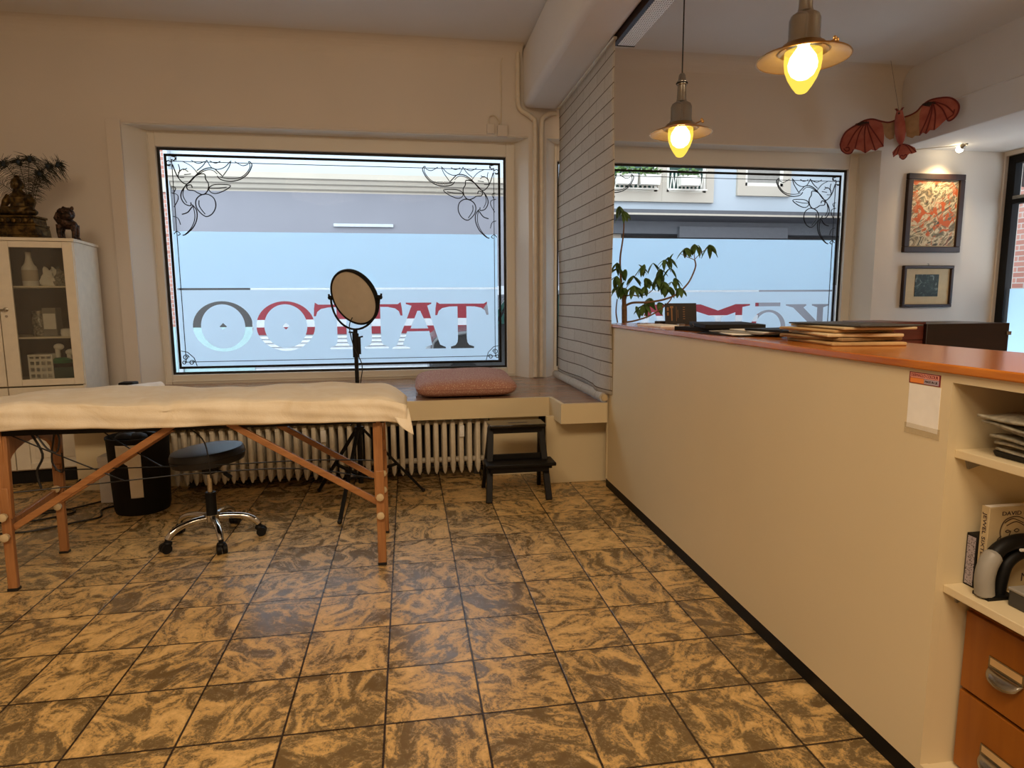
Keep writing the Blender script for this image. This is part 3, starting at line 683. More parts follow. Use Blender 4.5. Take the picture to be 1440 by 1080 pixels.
# ================================================================ radiator
p = thing('radiator', 'cream ribbed cast-iron radiator under the window bench', 'radiator', (-.4, 2.72, 0))
def section(x):
    q = MB()
    for y in (2.64, 2.72, 2.80):
        q.tube([(x, y, .048), (x, y, .07), (x, y, .11), (x, y, .41), (x, y, .432), (x, y, .445)], [.004, .014, .018, .018, .014, .004], 8)
    q.box(x-.013, x+.013, 2.62, 2.82, .40, .425); q.box(x-.013, x+.013, 2.62, 2.82, .12, .145)
    return q
NS = 36; px = -1.455
first = None
for k in range(NS):
    x = px + .0598*k
    if first is None: first = section(x).build('rib', M['radiator_paint'], p)
    else:
        o = first.copy(); COL.objects.link(o); o.parent = p; o.location = (x-px, 0, 0); WL[o.name] = WL[first.name]
m = MB(); m.cyl((-1.48, 2.72, .41), (.66, 2.72, .41), .02); m.cyl((-1.48, 2.72, .13), (.66, 2.72, .13), .02); m.build('connecting_tube', M['radiator_paint'], p)
m = MB(); m.box(-1.42, -1.38, 2.76, 2.82, 0, .12); m.box(.56, .60, 2.76, 2.82, 0, .12); m.build('foot', M['dark_grey'], p)
for x, l in ((-.49, None), (.46, None)):
    m = MB(); m.box(x-.017, x+.017, 2.600, 2.622, .32, .40); m.box(x-.012, x+.012, 2.597, 2.601, .335, .36); m.build('heat_meter', M['white_plastic'], p, bevel=.003)

# ================================================================ seat cushion
p = thing('seat_cushion', 'dusky pink speckled floor cushion lying on the window bench', 'cushion', (.42, 2.97, ZB))
def cush(u, v):
    a = u*2*math.pi; th = (v-.5)*math.pi
    ce = math.copysign(abs(math.cos(a))**.26, math.cos(a)); se = math.copysign(abs(math.sin(a))**.26, math.sin(a))
    k = abs(math.cos(th))**.42; zz = math.copysign(abs(math.sin(th))**.75, math.sin(th))
    x = .365*ce*k; y = .40*se*k; 
    z = .072 + .070*zz + (.010*math.sin(6*x+1)+.008*math.sin(7*y))*(1 if zz > 0 else 0)
    return Vector((.515+x+.02*y, 2.985+y, ZB+.001+max(0, z-.002)))
m = MB(); m.grid(cush, 64, 20); m.build('cover', M['cushion_fabric'], p, weld=True, angle=80)
m = MB(); m.tube([tuple(cush(k/64, .5)+Vector((0,0,.0))) for k in range(64)], .005, 6, closed=True); m.build('piping', M['cushion_fabric'], p)

# ================================================================ brick-print blind
p = thing('roller_blind', 'white brick-patterned fabric blind hanging from the beam beside the counter', 'blind', (1.405, 2.9, ZB))
def sheet(u, v):
    y = 2.165 + u*(3.645-2.165); z = .655 + v*(2.875-.655)
    x = 1.408 + .006*math.sin(z*5+y*2) + .012*(1-v)**3*math.sin(y*7)
    if v < .09 and u < .25: x -= .03*(1-v/.09)*math.sin(u/.25*math.pi)
    return Vector((x, y, z))
m = MB(); m.grid(sheet, 30, 60); m.build('sheet', M['brick_sheet'], p, thick=.003, angle=180)
m = MB(); m.cyl((1.392, 2.245, .628), (1.392, 3.66, .628), .032, 18); m.build('bottom_roll', M['brick_sheet'], p)
m = MB(); m.cyl((1.392, 2.232, .628), (1.392, 2.247, .628), .022, 14); m.build('end_cap', M['mat_board'], p)
m = MB(); m.box(1.395, 1.418, 2.165, 3.65, 2.868, 2.882); m.build('head_rail', M['trim_white'], p)

# ================================================================ heating pipes, sockets
m = MB(); pp = smooth_pts([(1.065,3.695,3.33),(1.065,3.69,2.95),(1.085,3.69,2.87),(1.14,3.69,2.835),(1.19,3.69,2.80),(1.212,3.69,2.74),(1.212,3.69,2.3),(1.212,3.69,.60)], 4)
m.tube(pp, .021, 10); tag(m.build('heating_pipe', M['pipe_paint']), 'left one of two cream pipes, bending up beside the beam to the ceiling', 'pipe', 'pipes on the window pier')
m = MB(); pp = smooth_pts([(1.395,3.69,2.85),(1.34,3.69,2.845),(1.285,3.69,2.81),(1.268,3.69,2.74),(1.268,3.69,2.3),(1.268,3.69,.60)], 4)
m.tube(pp, .021, 10); tag(m.build('heating_pipe', M['pipe_paint']), 'right one of two cream pipes, bending behind the brick-patterned blind', 'pipe', 'pipes on the window pier')
p = thing('junction_box', 'small square white box with a bent cable above the left window corner', 'junction box', (.83, 3.70, 2.66))
m = MB(); m.box(.80, .865, 3.685, 3.72, 2.665, 2.745); m.build('case', M['wall_paint'], p, bevel=.004)
m = MB(); m.tube(smooth_pts([(.815,3.70,2.74),(.82,3.70,2.80),(.865,3.70,2.815),(.90,3.70,2.78),(.905,3.70,2.745)], 4), .006, 8); m.build('cable', M['pipe_paint'], p)
p = thing('junction_box', 'lower white box under the cable line above the left window corner', 'junction box', (.93, 3.70, 2.64))
m = MB(); m.box(.89, .975, 3.68, 3.72, 2.645, 2.735); m.build('case', M['wall_paint'], p, bevel=.004)
m = MB(); m.tube([(.925,3.712,2.735),(.925,3.712,3.24),(.955,3.712,3.32)], .005, 6); m.build('cable', M['pipe_paint'], p)

# ================================================================ massage table
p = thing('massage_table', 'folding wooden massage table draped in cream paper', 'table', (-.88, 1.5, 0))
XL, XR, YF, YBk = -1.86, .035, 1.20, 1.83
def leg_end(x, sgn, arch):
    for y, yb, nm in ((1.217, 1.232, 'leg'), (1.65, 1.66, 'leg')):
        q = MB(); q.bar((x, y, .0), (x, y+.008, .47), .040, .024, (0,1,0)); q.bar((x-.004*sgn, y+.008, .33), (x-.004*sgn, y+.03, .735), .044, .026, (0,1,0))
        lg = q.build('leg', M['table_wood'], p, bevel=.004)
        q = MB(); q.box(x-.021, x+.021, y-.014, y+.016, 0, .012); q.build('rubber_foot', M['rubber'], lg)
        for z in (.345, .253):
            q = MB(); s_ = -1
            q.tube([(x, y-.012, z), (x, y-.03, z), (x, y-.034, z)], [.016, .019, .012], 8); q.build('knob', M['mat_board'], lg)
    pts = [(1.20, .73), (1.69, .73), (1.69, .55)] + [(1.66-.005*k, .55+.0*k) for k in range(0)] 
    if arch:
        a0 = [(1.445+.19*math.cos(math.pi*k/10), .54+.10*math.sin(math.pi*k/10)) for k in range(11)]
        q = MB(); q.prism([(1.225, .73), (1.225, .52)] + a0[::-1] + [(1.66, .52), (1.66, .73)], 'x', x-.010, x+.010); q.build('end_panel', M['table_wood'], p, bevel=.002)
leg_end(-.052, 1, True); leg_end(-1.678, -1, True)
m = MB(); m.bar((-1.685, 1.235, .285), (-1.685, 1.64, .315), .02, .06); m.build('cross_rail', M['table_wood'], p, bevel=.003)
for y in (1.237, 1.632):
    m = MB(); m.bar((-.06, y, .305), (-.73, y, .725), .018, .030); m.build('brace', M['table_wood_x'], p, bevel=.003)
    m = MB(); m.bar((-1.66, y, .285), (-.965, y, .725), .018, .030); m.build('brace', M['table_wood_x'], p, bevel=.003)
m = MB(); m.box(-1.80, -.02, 1.23, 1.80, .70, .735); m.build('frame', M['black_matte'], p, bevel=.004)
m = MB(); m.box(-1.83, -.01, 1.21, 1.82, .735, .80); m.build('mattress', M['black_vinyl'], p, bevel=.03, seg=4)
m = MB()
for pts in ([(-1.66,1.25,.44),(-1.2,1.4,.435),(-.9,1.45,.44),(-.44,1.42,.445),(-.07,1.25,.42)], [(-1.66,1.6,.45),(-.9,1.55,.452),(-.42,1.55,.455),(-.07,1.62,.42)],
            [(-1.66,1.25,.71),(-1.5,1.3,.60),(-1.25,1.38,.435)], [(-1.52,1.62,.72),(-1.38,1.6,.60),(-1.15,1.57,.45)], [(-.98,1.3,.72),(-.93,1.3,.70),(-.86,1.31,.62),(-.84,1.3,.45)]):
    m.tube(smooth_pts(pts, 5), .0032, 6)
m.build('support_cable', M['cable_black'], p)
m = MB(); m.tube(smooth_pts([(-1.55,1.25,.72),(-1.5,1.24,.64),(-1.46,1.24,.62),(-1.45,1.25,.68),(-1.47,1.26,.72)], 5), .004, 6)
m.tube(smooth_pts([(-1.6,1.3,.72),(-1.55,1.3,.6),(-1.58,1.3,.52),(-1.57,1.3,.44)], 5), .005, 6); m.tube(smooth_pts([(-1.52,1.35,.68),(-1.54,1.35,.55),(-1.50,1.35,.50),(-1.47,1.3,.60)], 5), .004, 6); m.build('cord', M['cable_black'], p)

# paper cover: one sheet folded over the long edges
def wr(x, y): return .0045*math.sin(9*x+3*math.sin(2.3*y+x)) + .003*math.sin(23*x+5*y) + .0025*math.sin(31*y+7*x)
def paper(u, v):
    x = -1.90 + u*(.085+1.90); s_ = v
    prof = [(1.186, .722), (1.180, .76), (1.180, .806), (1.188, .826), (1.22, .836), (1.50, .842), (1.76, .832), (1.82, .818), (1.845, .79), (1.845, .76)]
    t_ = s_*(len(prof)-1); i = min(int(t_), len(prof)-2); f_ = t_-i
    y = prof[i][0]*(1-f_)+prof[i+1][0]*f_; z = prof[i][1]*(1-f_)+prof[i+1][1]*f_
    z += .010*math.exp(-((x+1.5)/.35)**2) - .006*math.exp(-((x+.0)/.25)**2)
    z += wr(x, y)*(1 if i >= 3 else .35); y += wr(x*1.3, z*4)*.9*(1 if i < 3 else .3)
    # crease near the middle hinge
    z -= .012*math.exp(-((x+.98+.3*(y-1.2))/.03)**2)*(1 if 2 <= i < 6 else .0)
    if u > .93:                                   # paper bends down over the right end
        k = (u-.93)/.07; z -= .075*k**2.0*(1 if i >= 3 else .4); y += .03*k*k*(1 if y > 1.5 else -.0)
    if u < .06:
        k = 1-u/.06; z -= .06*k*k*(1 if i >= 3 else .3); 
        yc = 1.515; y = yc + (y-yc)*(1-.22*k*k)
    return Vector((x, y, z))
tp = thing('table_paper', 'cream disposable paper sheet spread over the massage table', 'paper cover', (-.9, 1.5, .72))
m = MB(); m.grid(paper, 120, 40); m.build('sheet', M['table_paper'], tp, thick=.002, angle=180)
def flap(u, v):
    a = Vector((.03, 1.183, .735))*(1-u) + Vector((.093, 1.21, .775))*u
    b_ = Vector((.115, 1.175, .652))
    q = a*(1-v) + b_*v; q.x += .018*math.sin(v*math.pi)*(u-.9); q.y -= .02*math.sin(v*2.2)
    return q
m = MB(); m.grid(flap, 8, 14); m.build('loose_corner', M['table_paper'], tp, thick=.002, angle=180, weld=True)

# ================================================================ rolling stool
SX, SY = -.972, 1.712
p = thing('rolling_stool', 'round black padded stool on five chrome castor legs', 'stool', (SX, SY, 0))
mt = rotm('Y', R(-5.0))
m = MB(); m.lathe([(0,-.05),(.15,-.05),(.178,-.042),(.186,-.02),(.186,.01),(.178,.028),(.15,.036),(0,.04)], (SX, SY, .475), 40, mt); m.build('seat', M['black_vinyl'], p)
m = MB(); m.lathe([(.187,-.012),(.189,-.008),(.187,-.004)], (SX, SY, .475), 40, mt); m.build('seam', M['rubber'], p)
m = MB(); m.box(SX-.07, SX+.07, SY-.07, SY+.07, .405, .425); m.cyl((SX, SY, .37), (SX, SY, .41), .035); m.build('seat_plate', M['black'], p)
m = MB(); m.cyl((SX, SY, .25), (SX, SY, .40), .014); m.build('gas_piston', M['chrome'], p)
m = MB(); m.cyl((SX, SY, .115), (SX, SY, .265), .027); m.build('column', M['black'], p)
m = MB(); m.cyl((SX, SY, .11), (SX, SY, .145), .042, 20); m.build('hub', M['chrome'], p)
m = MB(); m.tube([(SX+.03, SY-.03, .40), (SX+.10, SY-.09, .392), (SX+.135, SY-.11, .375)], .006, 8); m.tube([(SX+.105, SY-.093, .39), (SX+.14, SY-.115, .372)], .011, 8); m.build('lever', M['black'], p)
for k, a in enumerate((221, 295, 5, 78, 151)):
    c_, s_ = math.cos(R(a)), math.sin(R(a)); q = MB(); L = .235
    P_ = lambda r, z: (SX+c_*r, SY+s_*r, z)
    q.tube(smooth_pts([P_(.02,.128), P_(.10,.127), P_(.17,.116), P_(.215,.092), P_(L,.068)], 4), [.017]*13+[.015]*4, 10)
    lg = q.build('leg', M['chrome'], p)
    q = MB(); q.cyl(P_(L,.045), P_(L,.075), .012, 10); q.ball(P_(L,.046), (.023,.023,.018)); q.build('castor_fork', M['black'], lg)
    q = MB(); n_ = Vector((-s_, c_, 0)); ce = Vector(P_(L+.012, .025))
    q.cyl(ce-n_*.024, ce-n_*.004, .025, 18); q.cyl(ce+n_*.004, ce+n_*.024, .025, 18); q.build('castor_wheel', M['black'], lg)

# ================================================================ waste bin
p = thing('waste_bin', 'tall black waste bin with a paper-coloured patch under the massage table', 'bin', (-1.56, 2.34, 0))
m = MB(); m.lathe([(0,0),(.148,0),(.152,.012),(.156,.03),(.172,.455),(.176,.462),(.176,.472),(.168,.472),(.165,.455),(.15,.03),(0,.02)], (-1.56,2.34,0), 36); m.build('body', M['black_matte'], p)
def patch(u, v):
    a = R(-112 + u*46); 
    z = .115 + v*.325
    if v < .62: a = R(-112+22+ u*24)
    elif v < .75: a = R(-112+22*(1-(v-.62)/.13)) + u*R(24+22*(v-.62)/.13)
    r_ = .1545 + (z-.03)/.425*.0165 + .0035
    return Vector((-1.56+r_*math.cos(a), 2.34+r_*math.sin(a), z))
m = MB(); m.grid(patch, 12, 24); m.build('paper_patch', M['table_paper'], p, thick=.002, angle=180)
m = MB(); rr = random.Random(3)
for k in range(9): 
    m.ball((-1.56+rr.uniform(-.09,.09), 2.34+rr.uniform(-.09,.09), .445+rr.uniform(0,.03)), (.06, .05, .03), 9, 6, rotm('X', rr.uniform(-1,1)))
m.build('liner_bag', M['black'], p)
# white box on the floor
p = thing('storage_box', 'small upright white box on the floor beside the waste bin', 'box', (-1.81, 2.54, 0))
m = MB(); m.box(-1.875, -1.775, 2.50, 2.62, 0, .30); m.build('carton', M['white_plastic'], p, bevel=.004)
m = MB(); m.box(-1.877, -1.773, 2.498, 2.622, .27, .303); m.build('lid', M['white_plastic'], p, bevel=.003)
# cables on the floor
p = thing('floor_cable', 'tangle of thin black cables on the tiles beneath the massage table', 'cable', (-1.9, 2.3, 0))
for pts in ([(-2.05,2.75,.10),(-2.1,2.55,.02),(-2.2,2.35,.006),(-2.3,2.2,.006),(-2.1,2.2,.006),(-1.95,2.32,.006),(-2.05,2.4,.006),(-2.25,2.3,.006),(-2.2,2.1,.006)], [(-2.1,2.75,.1),(-2.16,2.5,.006),(-2.3,2.3,.006),(-2.05,2.35,.008),(-1.85,2.55,.008)],
            [(-2.3,2.0,.006),(-2.05,2.0,.006),(-1.85,2.12,.006),(-1.75,2.2,.006),(-1.8,2.35,.006),(-1.7,2.45,.006)]):
    m = MB(); m.tube(smooth_pts(pts, 6), .0055, 7); m.build('cord', M['cable_black'], p)

# ================================================================ photo light on tripod
LX, LY = -.222, 2.25
p = thing('light_stand', 'round panel light on a black tripod stand in front of the left window', 'studio light', (LX, LY, 0))
m = MB(); m.cyl((LX, LY, .12), (LX, LY, .62), .016); m.cyl((LX, LY, .6), (LX, LY, .98), .0125); m.build('pole', M['black'], p)
m = MB(); m.cyl((LX, LY, .93), (LX, LY, 1.08), .020, 14); m.box(LX+.012, LX+.03, LY-.012, LY+.012, .95, 1.06); m.cyl((LX, LY, 1.06), (LX, LY, 1.105), .014, 12); m.build('clamp', M['black'], p)
m = MB(); m.tube([(LX-.012, LY, 1.085), (LX-.04, LY, 1.088)], .005, 8); m.tube([(LX+.02, LY, 1.055), (LX+.045, LY, 1.06)], .005, 8); m.build('thumb_screw', M['black'], p)
m = MB(); m.cyl((LX, LY, .44), (LX, LY, .49), .026, 14); m.cyl((LX, LY, .15), (LX, LY, .19), .024, 14); m.build('collar', M['black'], p)
for (fx_, fy_) in ((.175, 2.375), (-.318, 1.83), (-.52, 2.50)):
    d_ = Vector((fx_-LX, fy_-LY, 0)); q = MB(); top = Vector((LX, LY, .47)) + d_*.06
    q.bar(top, (fx_, fy_, .012), .022, .016); lg = q.build('leg', M['black'], p, bevel=.002)
    q = MB(); mid = top*.45 + Vector((fx_, fy_, .012))*.55; q.bar((LX+d_.x*.05, LY+d_.y*.05, .17), mid, .021, .014); q.build('strut', M['black'], lg)
    q = MB(); q.ball((fx_, fy_, .014), .014, 10, 7); q.build('rubber_foot', M['rubber'], lg)
dc = Vector((-.218, 2.235, 1.302)); nrm = Vector((-.574, -.741, -.343)).normalized()
ax = nrm.cross(Vector((0,0,1))).normalized(); ay = ax.cross(nrm).normalized()
if ax.x < 0: ax = -ax
mm = Matrix((ax, nrm.cross(ax), nrm)).transposed()
m = MB(); m.lathe([(0,-.02),(.165,-.02),(.178,-.014),(.181,0),(.178,.012),(.168,.014),(.166,.006),(0,.006)], dc, 56, mm); m.build('panel_rim', M['black'], p)
m = MB(); m.lathe([(0,.0065),(.1655,.0065),(.1655,.009),(0,.010)], dc, 56, mm); m.build('diffuser', M['soft_white'], p)
m = MB(); base = Vector((LX, LY, 1.105)); tip1 = dc - ax*.192; tip2 = dc + ax*.192
arcp = []
for k in range(21):
    a = math.pi*k/20; q_ = dc - ax*.196*math.cos(a) + (Vector((LX, LY+.0, 1.105)) - dc)*math.sin(a)*1.0
    arcp.append(q_)
m.tube(arcp, .0065, 8); m.build('yoke', M['black'], p)
for t_, s_ in ((tip1, -1), (tip2, 1)):
    m = MB(); m.cyl(t_ - ax*s_*.012, t_ + ax*s_*.018, .013, 12); m.bar(t_ + ax*s_*.016 + Vector((0,0,-.01)), t_ + ax*s_*.02 + Vector((0,0,.022)), .012, .008); m.build('yoke_knob', M['black'], p)
m = MB(); m.tube(smooth_pts([dc-nrm*.02+Vector((-.03,0,-.13)), (LX-.035, LY, 1.12), (LX-.012, LY-.02, 1.0), (LX+.035, LY-.02, .88), (LX+.02, LY-.02, .75), (LX+.03, LY-.03, .6), (LX-.05, LY-.03, .5)], 6), .0035, 6); m.build('cord', M['cable_black'], p)

# ================================================================ step stool
p = thing('step_stool', 'black-stained wooden two-step stool below the window bench', 'step stool', (.79, 2.2, 0))
BW = M['black_wood']
for s_, xf, xt in ((-1, .582, .618), (1, .972, .952)):
    m = MB(); m.bar((xf, 2.055, 0), (xt if s_ < 0 else xt+.0, 2.235, .455), .030, .040, (1,0,0)); m.build('leg', BW, p, bevel=.003)
    m = MB(); m.bar((xf+.004, 2.41, 0), (xt, 2.265, .455), .036, .024, (1,0,0)); m.build('leg', BW, p, bevel=.003)
    m = MB(); m.bar((xf+.02, 2.10, .215), (xf+.02, 2.36, .215), .02, .035); m.build('side_strip', BW, p, bevel=.002)
m = MB(); m.box(.605, .975, 2.165, 2.345, .458, .478); 
m.build('top_step', M['black_gloss'], p, bevel=.004)
m = MB(); m.prism([(.74+.006*math.cos(0)-.006, 2.235), (.86, 2.232), (.866, 2.24), (.86, 2.248), (.74, 2.251), (.734, 2.243)], 'z', .4775, .4786); m.build('hand_slot', M['black'], p, smooth=False)
m = MB(); m.box(.63, .955, 2.205, 2.225, .415, .458); m.box(.63, .955, 2.285, 2.305, .415, .458); m.build('apron', BW, p, bevel=.002)
m = MB(); m.box(.565, 1.015, 2.035, 2.205, .228, .250); m.build('lower_step', BW, p, bevel=.005)
m = MB(); m.box(.595, .975, 2.07, 2.088, .185, .228); m.build('apron', BW, p, bevel=.002)
m = MB(); m.box(.625, .95, 2.17, 2.188, .25, .285); m.build('stretcher', BW, p, bevel=.002)
# ================================================================ glazed cabinet on the left
CX, CY, CA = -2.178, 3.105, R(8)
def CW(u, v, z): return (CX + u*math.cos(CA) - v*math.sin(CA), CY + u*math.sin(CA) + v*math.cos(CA), z)
p = thing('display_cabinet', 'tall cream cabinet with glazed doors and a bronze statue on top', 'cabinet', (CX, CY, 0))
CC = M['cream_cabinet']
def cb(u0, u1, v0, v1, z0, z1, nm, mt, par=None, bev=.003):
    q = MB(); q.box(CX+u0, CX+u1, CY+v0, CY+v1, z0, z1); return q.build(nm, mt, par or p, bevel=bev)
q = MB(); W_ = .93
q.box(CX-.022, CX, CY+.02, CY+.54, .10, 1.70); q.box(CX-W_, CX-W_+.022, CY+.02, CY+.54, .10, 1.70); 
q.box(CX-W_, CX, CY+.02, CY+.54, .10, .125); q.box(CX-W_+.02, CX-.02, CY+.02, CY+.53, .70, .72); q.build('carcass', CC, p, bevel=.002)
cb(-W_-.008, .008, 0, .55, 1.70, 1.722, 'top_board', CC)
cb(-W_+.001, -.001, .525, .54, .101, 1.699, 'back_panel', M['cabinet_inside'], bev=0)
cb(-.0245, -.0225, .03, .52, .13, 1.69, 'lining', M['cabinet_inside'], bev=0)
cb(-W_+.03, -.03, .05, .5, 0, .10, 'plinth', M['black_matte'])
for z in (1.385, 1.03): cb(-W_+.02, -.02, .06, .52, z, z+.012, 'shelf', CC, bev=0)
def cab_door(u0, u1, z0, z1, glazed, lock=False):
    st = .085
    q = MB()
    for (a, b_, c, d_) in ((u0, u0+st, z0, z1), (u1-.062, u1, z0, z1), (u0+st, u1-.062, z0, z0+.045), (u0+st, u1-.062, z1-.042, z1)): q.box(CX+a, CX+b_, CY, CY+.02, c, d_)
    if not glazed: q.box(CX+u0+st, CX+u1-.062, CY+.008, CY+.016, z0+.04, z1-.04); q.box(CX+u0+st+.03, CX+u1-.09, CY+.002, CY+.01, z0+.075, z1-.075)
    dr = q.build('door', CC, p, bevel=.003)
    if glazed: cb(u0+st-.005, u1-.057, .009, .012, z0+.04, z1-.037, 'pane', M['cabinet_glass'], dr, 0)
    if lock:
        q = MB(); ux_ = CX+u0+.035; q.cyl((ux_, CY, 1.235), (ux_, CY-.025, 1.235), .009, 10); q.tube([(ux_, CY-.024, 1.235), (ux_-.06, CY-.026, 1.233)], .006, 8); q.cyl((ux_, CY-.002, 1.235), (ux_, CY+.001, 1.235), .016, 12); q.cyl((ux_, CY-.003, 1.19), (ux_, CY+.001, 1.19), .009, 10); q.build('handle', M['nickel'], dr)
cab_door(-.465, -.004, .705, 1.697, True, True); cab_door(-W_+.004, -.470, .705, 1.697, True)
cab_door(-.465, -.004, .11, .695, False); cab_door(-W_+.004, -.470, .11, .695, False)
p.rotation_euler = (0, 0, CA)

# things inside the cabinet
def at(u, v, z): return Vector(CW(u, v, z))
c = at(-.325, .16, 1.398); p = thing('spray_bottle', 'white disinfectant bottle with tapered neck on the cabinet top shelf', 'bottle', c)
m = MB(); m.lathe([(0,0),(.045,0),(.048,.01),(.048,.115),(.043,.135),(.03,.15),(.022,.175),(.017,.205),(0,.205)], c, 20); m.build('bottle', M['white_plastic'], p)
m = MB(); m.cyl(c+Vector((0,0,.205)), c+Vector((0,0,.235)), .018, 14); m.build('cap', M['white_plastic'], p)
m = MB(); m.lathe([(.0485,.035),(.049,.036),(.049,.11),(.0485,.111)], c, 20); m.build('label', M['soft_white'], p)
for k, (u, v, mt, lb) in enumerate(((-.21, .17, 'white_paper', 'crumpled pale packet beside the white bottle in the cabinet'), (-.125, .16, 'clear_plastic', 'crinkled clear plastic bag at the right end of the cabinet top shelf'))):
    c = at(u, v, 1.398); rr = random.Random(k+4)
    def bag(a, b_):
        t_ = a*2*math.pi; h = b_
        r_ = (.052+.012*math.sin(5*t_+k)+.01*math.sin(3*t_+9*h))*(1-.55*h**2)
        return c + Vector((r_*math.cos(t_)*1.1, r_*math.sin(t_)*.7, h*(.12+.018*math.sin(2*t_+k))))
    m = MB(); m.grid(bag, 22, 8); tag(m.build('plastic_bag' if k else 'paper_packet', M[mt], angle=30, thick=.002), lb, 'bag')
c = at(-.31, .2, 1.043); p = thing('glass_jar', 'clear jar on the middle cabinet shelf', 'jar', c)
m = MB(); m.lathe([(0,0),(.045,0),(.045,.13),(.036,.15),(.036,.16),(.032,.16),(.032,.15),(.041,.13),(.041,.006),(0,.006)], c, 20); m.build('jar', M['clear_plastic'], p)
m = MB(); m.cyl(c+Vector((0,0,.16)), c+Vector((0,0,.18)), .04, 18); m.build('lid', M['steel'], p)
c = at(-.23, .2, 1.043); p = thing('small_box', 'small pale carton on the middle cabinet shelf', 'box', c)
m = MB(); m.box(c.x-.045, c.x+.045, c.y-.04, c.y+.04, c.z, c.z+.20); m.build('carton', M['grey_plastic'], p, bevel=.003); m = MB(); m.box(c.x-.04, c.x+.04, c.y-.041, c.y-.039, c.z+.05, c.z+.16); m.build('label', M['white_paper'], p)
for k, (u, z, lb) in enumerate(((-.115, 1.043, 'white rolled pad lying right of the clear jar in the cabinet'), (-.085, 1.043, 'white rolled pad at the right end of the middle cabinet shelf'))):
    c = at(u, .09, z); m = MB(); m.lathe([(0,0),(.032,0),(.036,.02),(.032,.05),(.012,.056),(0,.05)], c+Vector((0,0,0)), 18); tag(m.build('pad_roll', M['white_paper']), lb, 'pad', 'white rolled pads in the cabinet')
c = at(-.28, .14, .722); p = thing('basket', 'white slotted plastic basket on the cabinet bottom shelf', 'basket', c)
m = MB(); 
for k in range(4): m.box(c.x-.075+.0, c.x+.075, c.y-.06, c.y-.056, c.z+.01+.045*k, c.z+.03+.045*k)
for s_ in (-.073, -.036, 0, .036, .073): m.box(c.x+s_-.006, c.x+s_+.006, c.y-.061, c.y-.055, c.z, c.z+.19)
m.box(c.x-.078, c.x+.078, c.y-.064, c.y+.064, c.z+.18, c.z+.195); m.box(c.x-.075, c.x-.07, c.y-.06, c.y+.06, c.z, c.z+.18); m.box(c.x+.07, c.x+.075, c.y-.06, c.y+.06, c.z, c.z+.18); m.box(c.x-.075, c.x+.075, c.y+.056, c.y+.06, c.z, c.z+.18); m.box(c.x-.075, c.x+.075, c.y-.06, c.y+.06, c.z, c.z+.006)
m.build('body', M['white_plastic'], p, smooth=False)
c = at(-.14, .13, .722); p = thing('storage_tub', 'dark green plastic tub with black rim on the cabinet bottom shelf', 'tub', c)
m = MB(); m.prism([(c.x-.065, c.z), (c.x+.065, c.z), (c.x+.075, c.z+.115), (c.x-.075, c.z+.115)], 'y', c.y-.06, c.y+.06); m.build('body', M['teal_glass'], p, bevel=.006); m = MB(); m.box(c.x-.08, c.x+.08, c.y-.065, c.y+.065, c.z+.10, c.z+.128); m.build('rim', M['black'], p, bevel=.004)
c = at(-.165, .12, .851); m = MB(); m.lathe([(0,0),(.06,0),(.066,.02),(.05,.035),(0,.04)], c, 18); tag(m.build('lid', M['green_plastic']), 'bright green plastic lid lying on the dark tub in the cabinet', 'lid')
for k, (u, lb) in enumerate(((-.19, 'left white spray nozzle behind the cabinet glass'), (-.12, 'right white spray nozzle behind the cabinet glass'))):
    c = at(u, .12, .891 if k == 0 else .851); p = thing('spray_pump', lb, 'spray nozzle', c)
    m = MB(); m.cyl(c, c+Vector((0,0,.06)), .016, 12); m.build('collar', M['white_plastic'], p); m = MB(); m.ball(c+Vector((.01,0,.075)), (.035,.02,.024)); m.build('head', M['white_plastic'], p)

# ================================================================ statues on the cabinet
c = at(-.345, .16, 1.7225); p = thing('buddha_statue', 'bronze seated buddha statue on a tiered pedestal atop the cream cabinet', 'statue', c)
m = MB()
def tier(w, d_, z0, z1, k=1): m.prism([(c.x-w, c.z+z0), (c.x+w, c.z+z0), (c.x+w*k, c.z+z1), (c.x-w*k, c.z+z1)], 'y', c.y-d_, c.y+d_)
tier(.148, .10, 0, .02); tier(.14, .095, .02, .085, .94); tier(.135, .092, .085, .10, 1); tier(.122, .085, .10, .14, .98); tier(.128, .088, .14, .155)
for k in range(7): m.ball((c.x-.108+.036*k, c.y-.088, c.z+.12), (.018, .012, .02), 8, 6)
m.build('pedestal', M['bronze'], p, bevel=.004)
m = MB(); z0 = c.z+.15
m.ball((c.x, c.y-.01, z0+.035), (.118, .075, .038)); m.ball((c.x-.07, c.y-.045, z0+.03), (.06, .03, .026)); m.ball((c.x+.07, c.y-.045, z0+.03), (.06, .03, .026))
m.tube([(c.x, c.y+.01, z0+.03), (c.x, c.y+.01, z0+.09), (c.x, c.y+.008, z0+.135), (c.x, c.y, z0+.165), (c.x, c.y-.005, z0+.19)], [.062, .056, .062, .038, .024], 14)
for s_ in (-1, 1): m.tube([(c.x+s_*.055, c.y+.005, z0+.145), (c.x+s_*.085, c.y, z0+.10), (c.x+s_*.088, c.y-.03, z0+.055), (c.x+s_*.03, c.y-.065, z0+.05)], [.027, .024, .02, .016], 10)
m.ball((c.x, c.y-.005, z0+.222), (.037, .04, .046)); m.ball((c.x, c.y, z0+.268), (.018, .018, .018)); m.ball((c.x, c.y-.045, z0+.218), (.007, .009, .012), 8, 6)
for s_ in (-1, 1): m.ball((c.x+s_*.037, c.y, z0+.212), (.007, .01, .022), 8, 6)
b_ = m.build('figure', M['bronze'], p); md = b_.modifiers.new('remesh', 'REMESH'); md.mode = 'VOXEL'; md.voxel_size = .0045; md.use_smooth_shade = True
c = at(-.055, .13, 1.7225); p = thing('lion_statue', 'small dark curly-maned guardian lion figurine at the cabinet corner', 'statue', c)
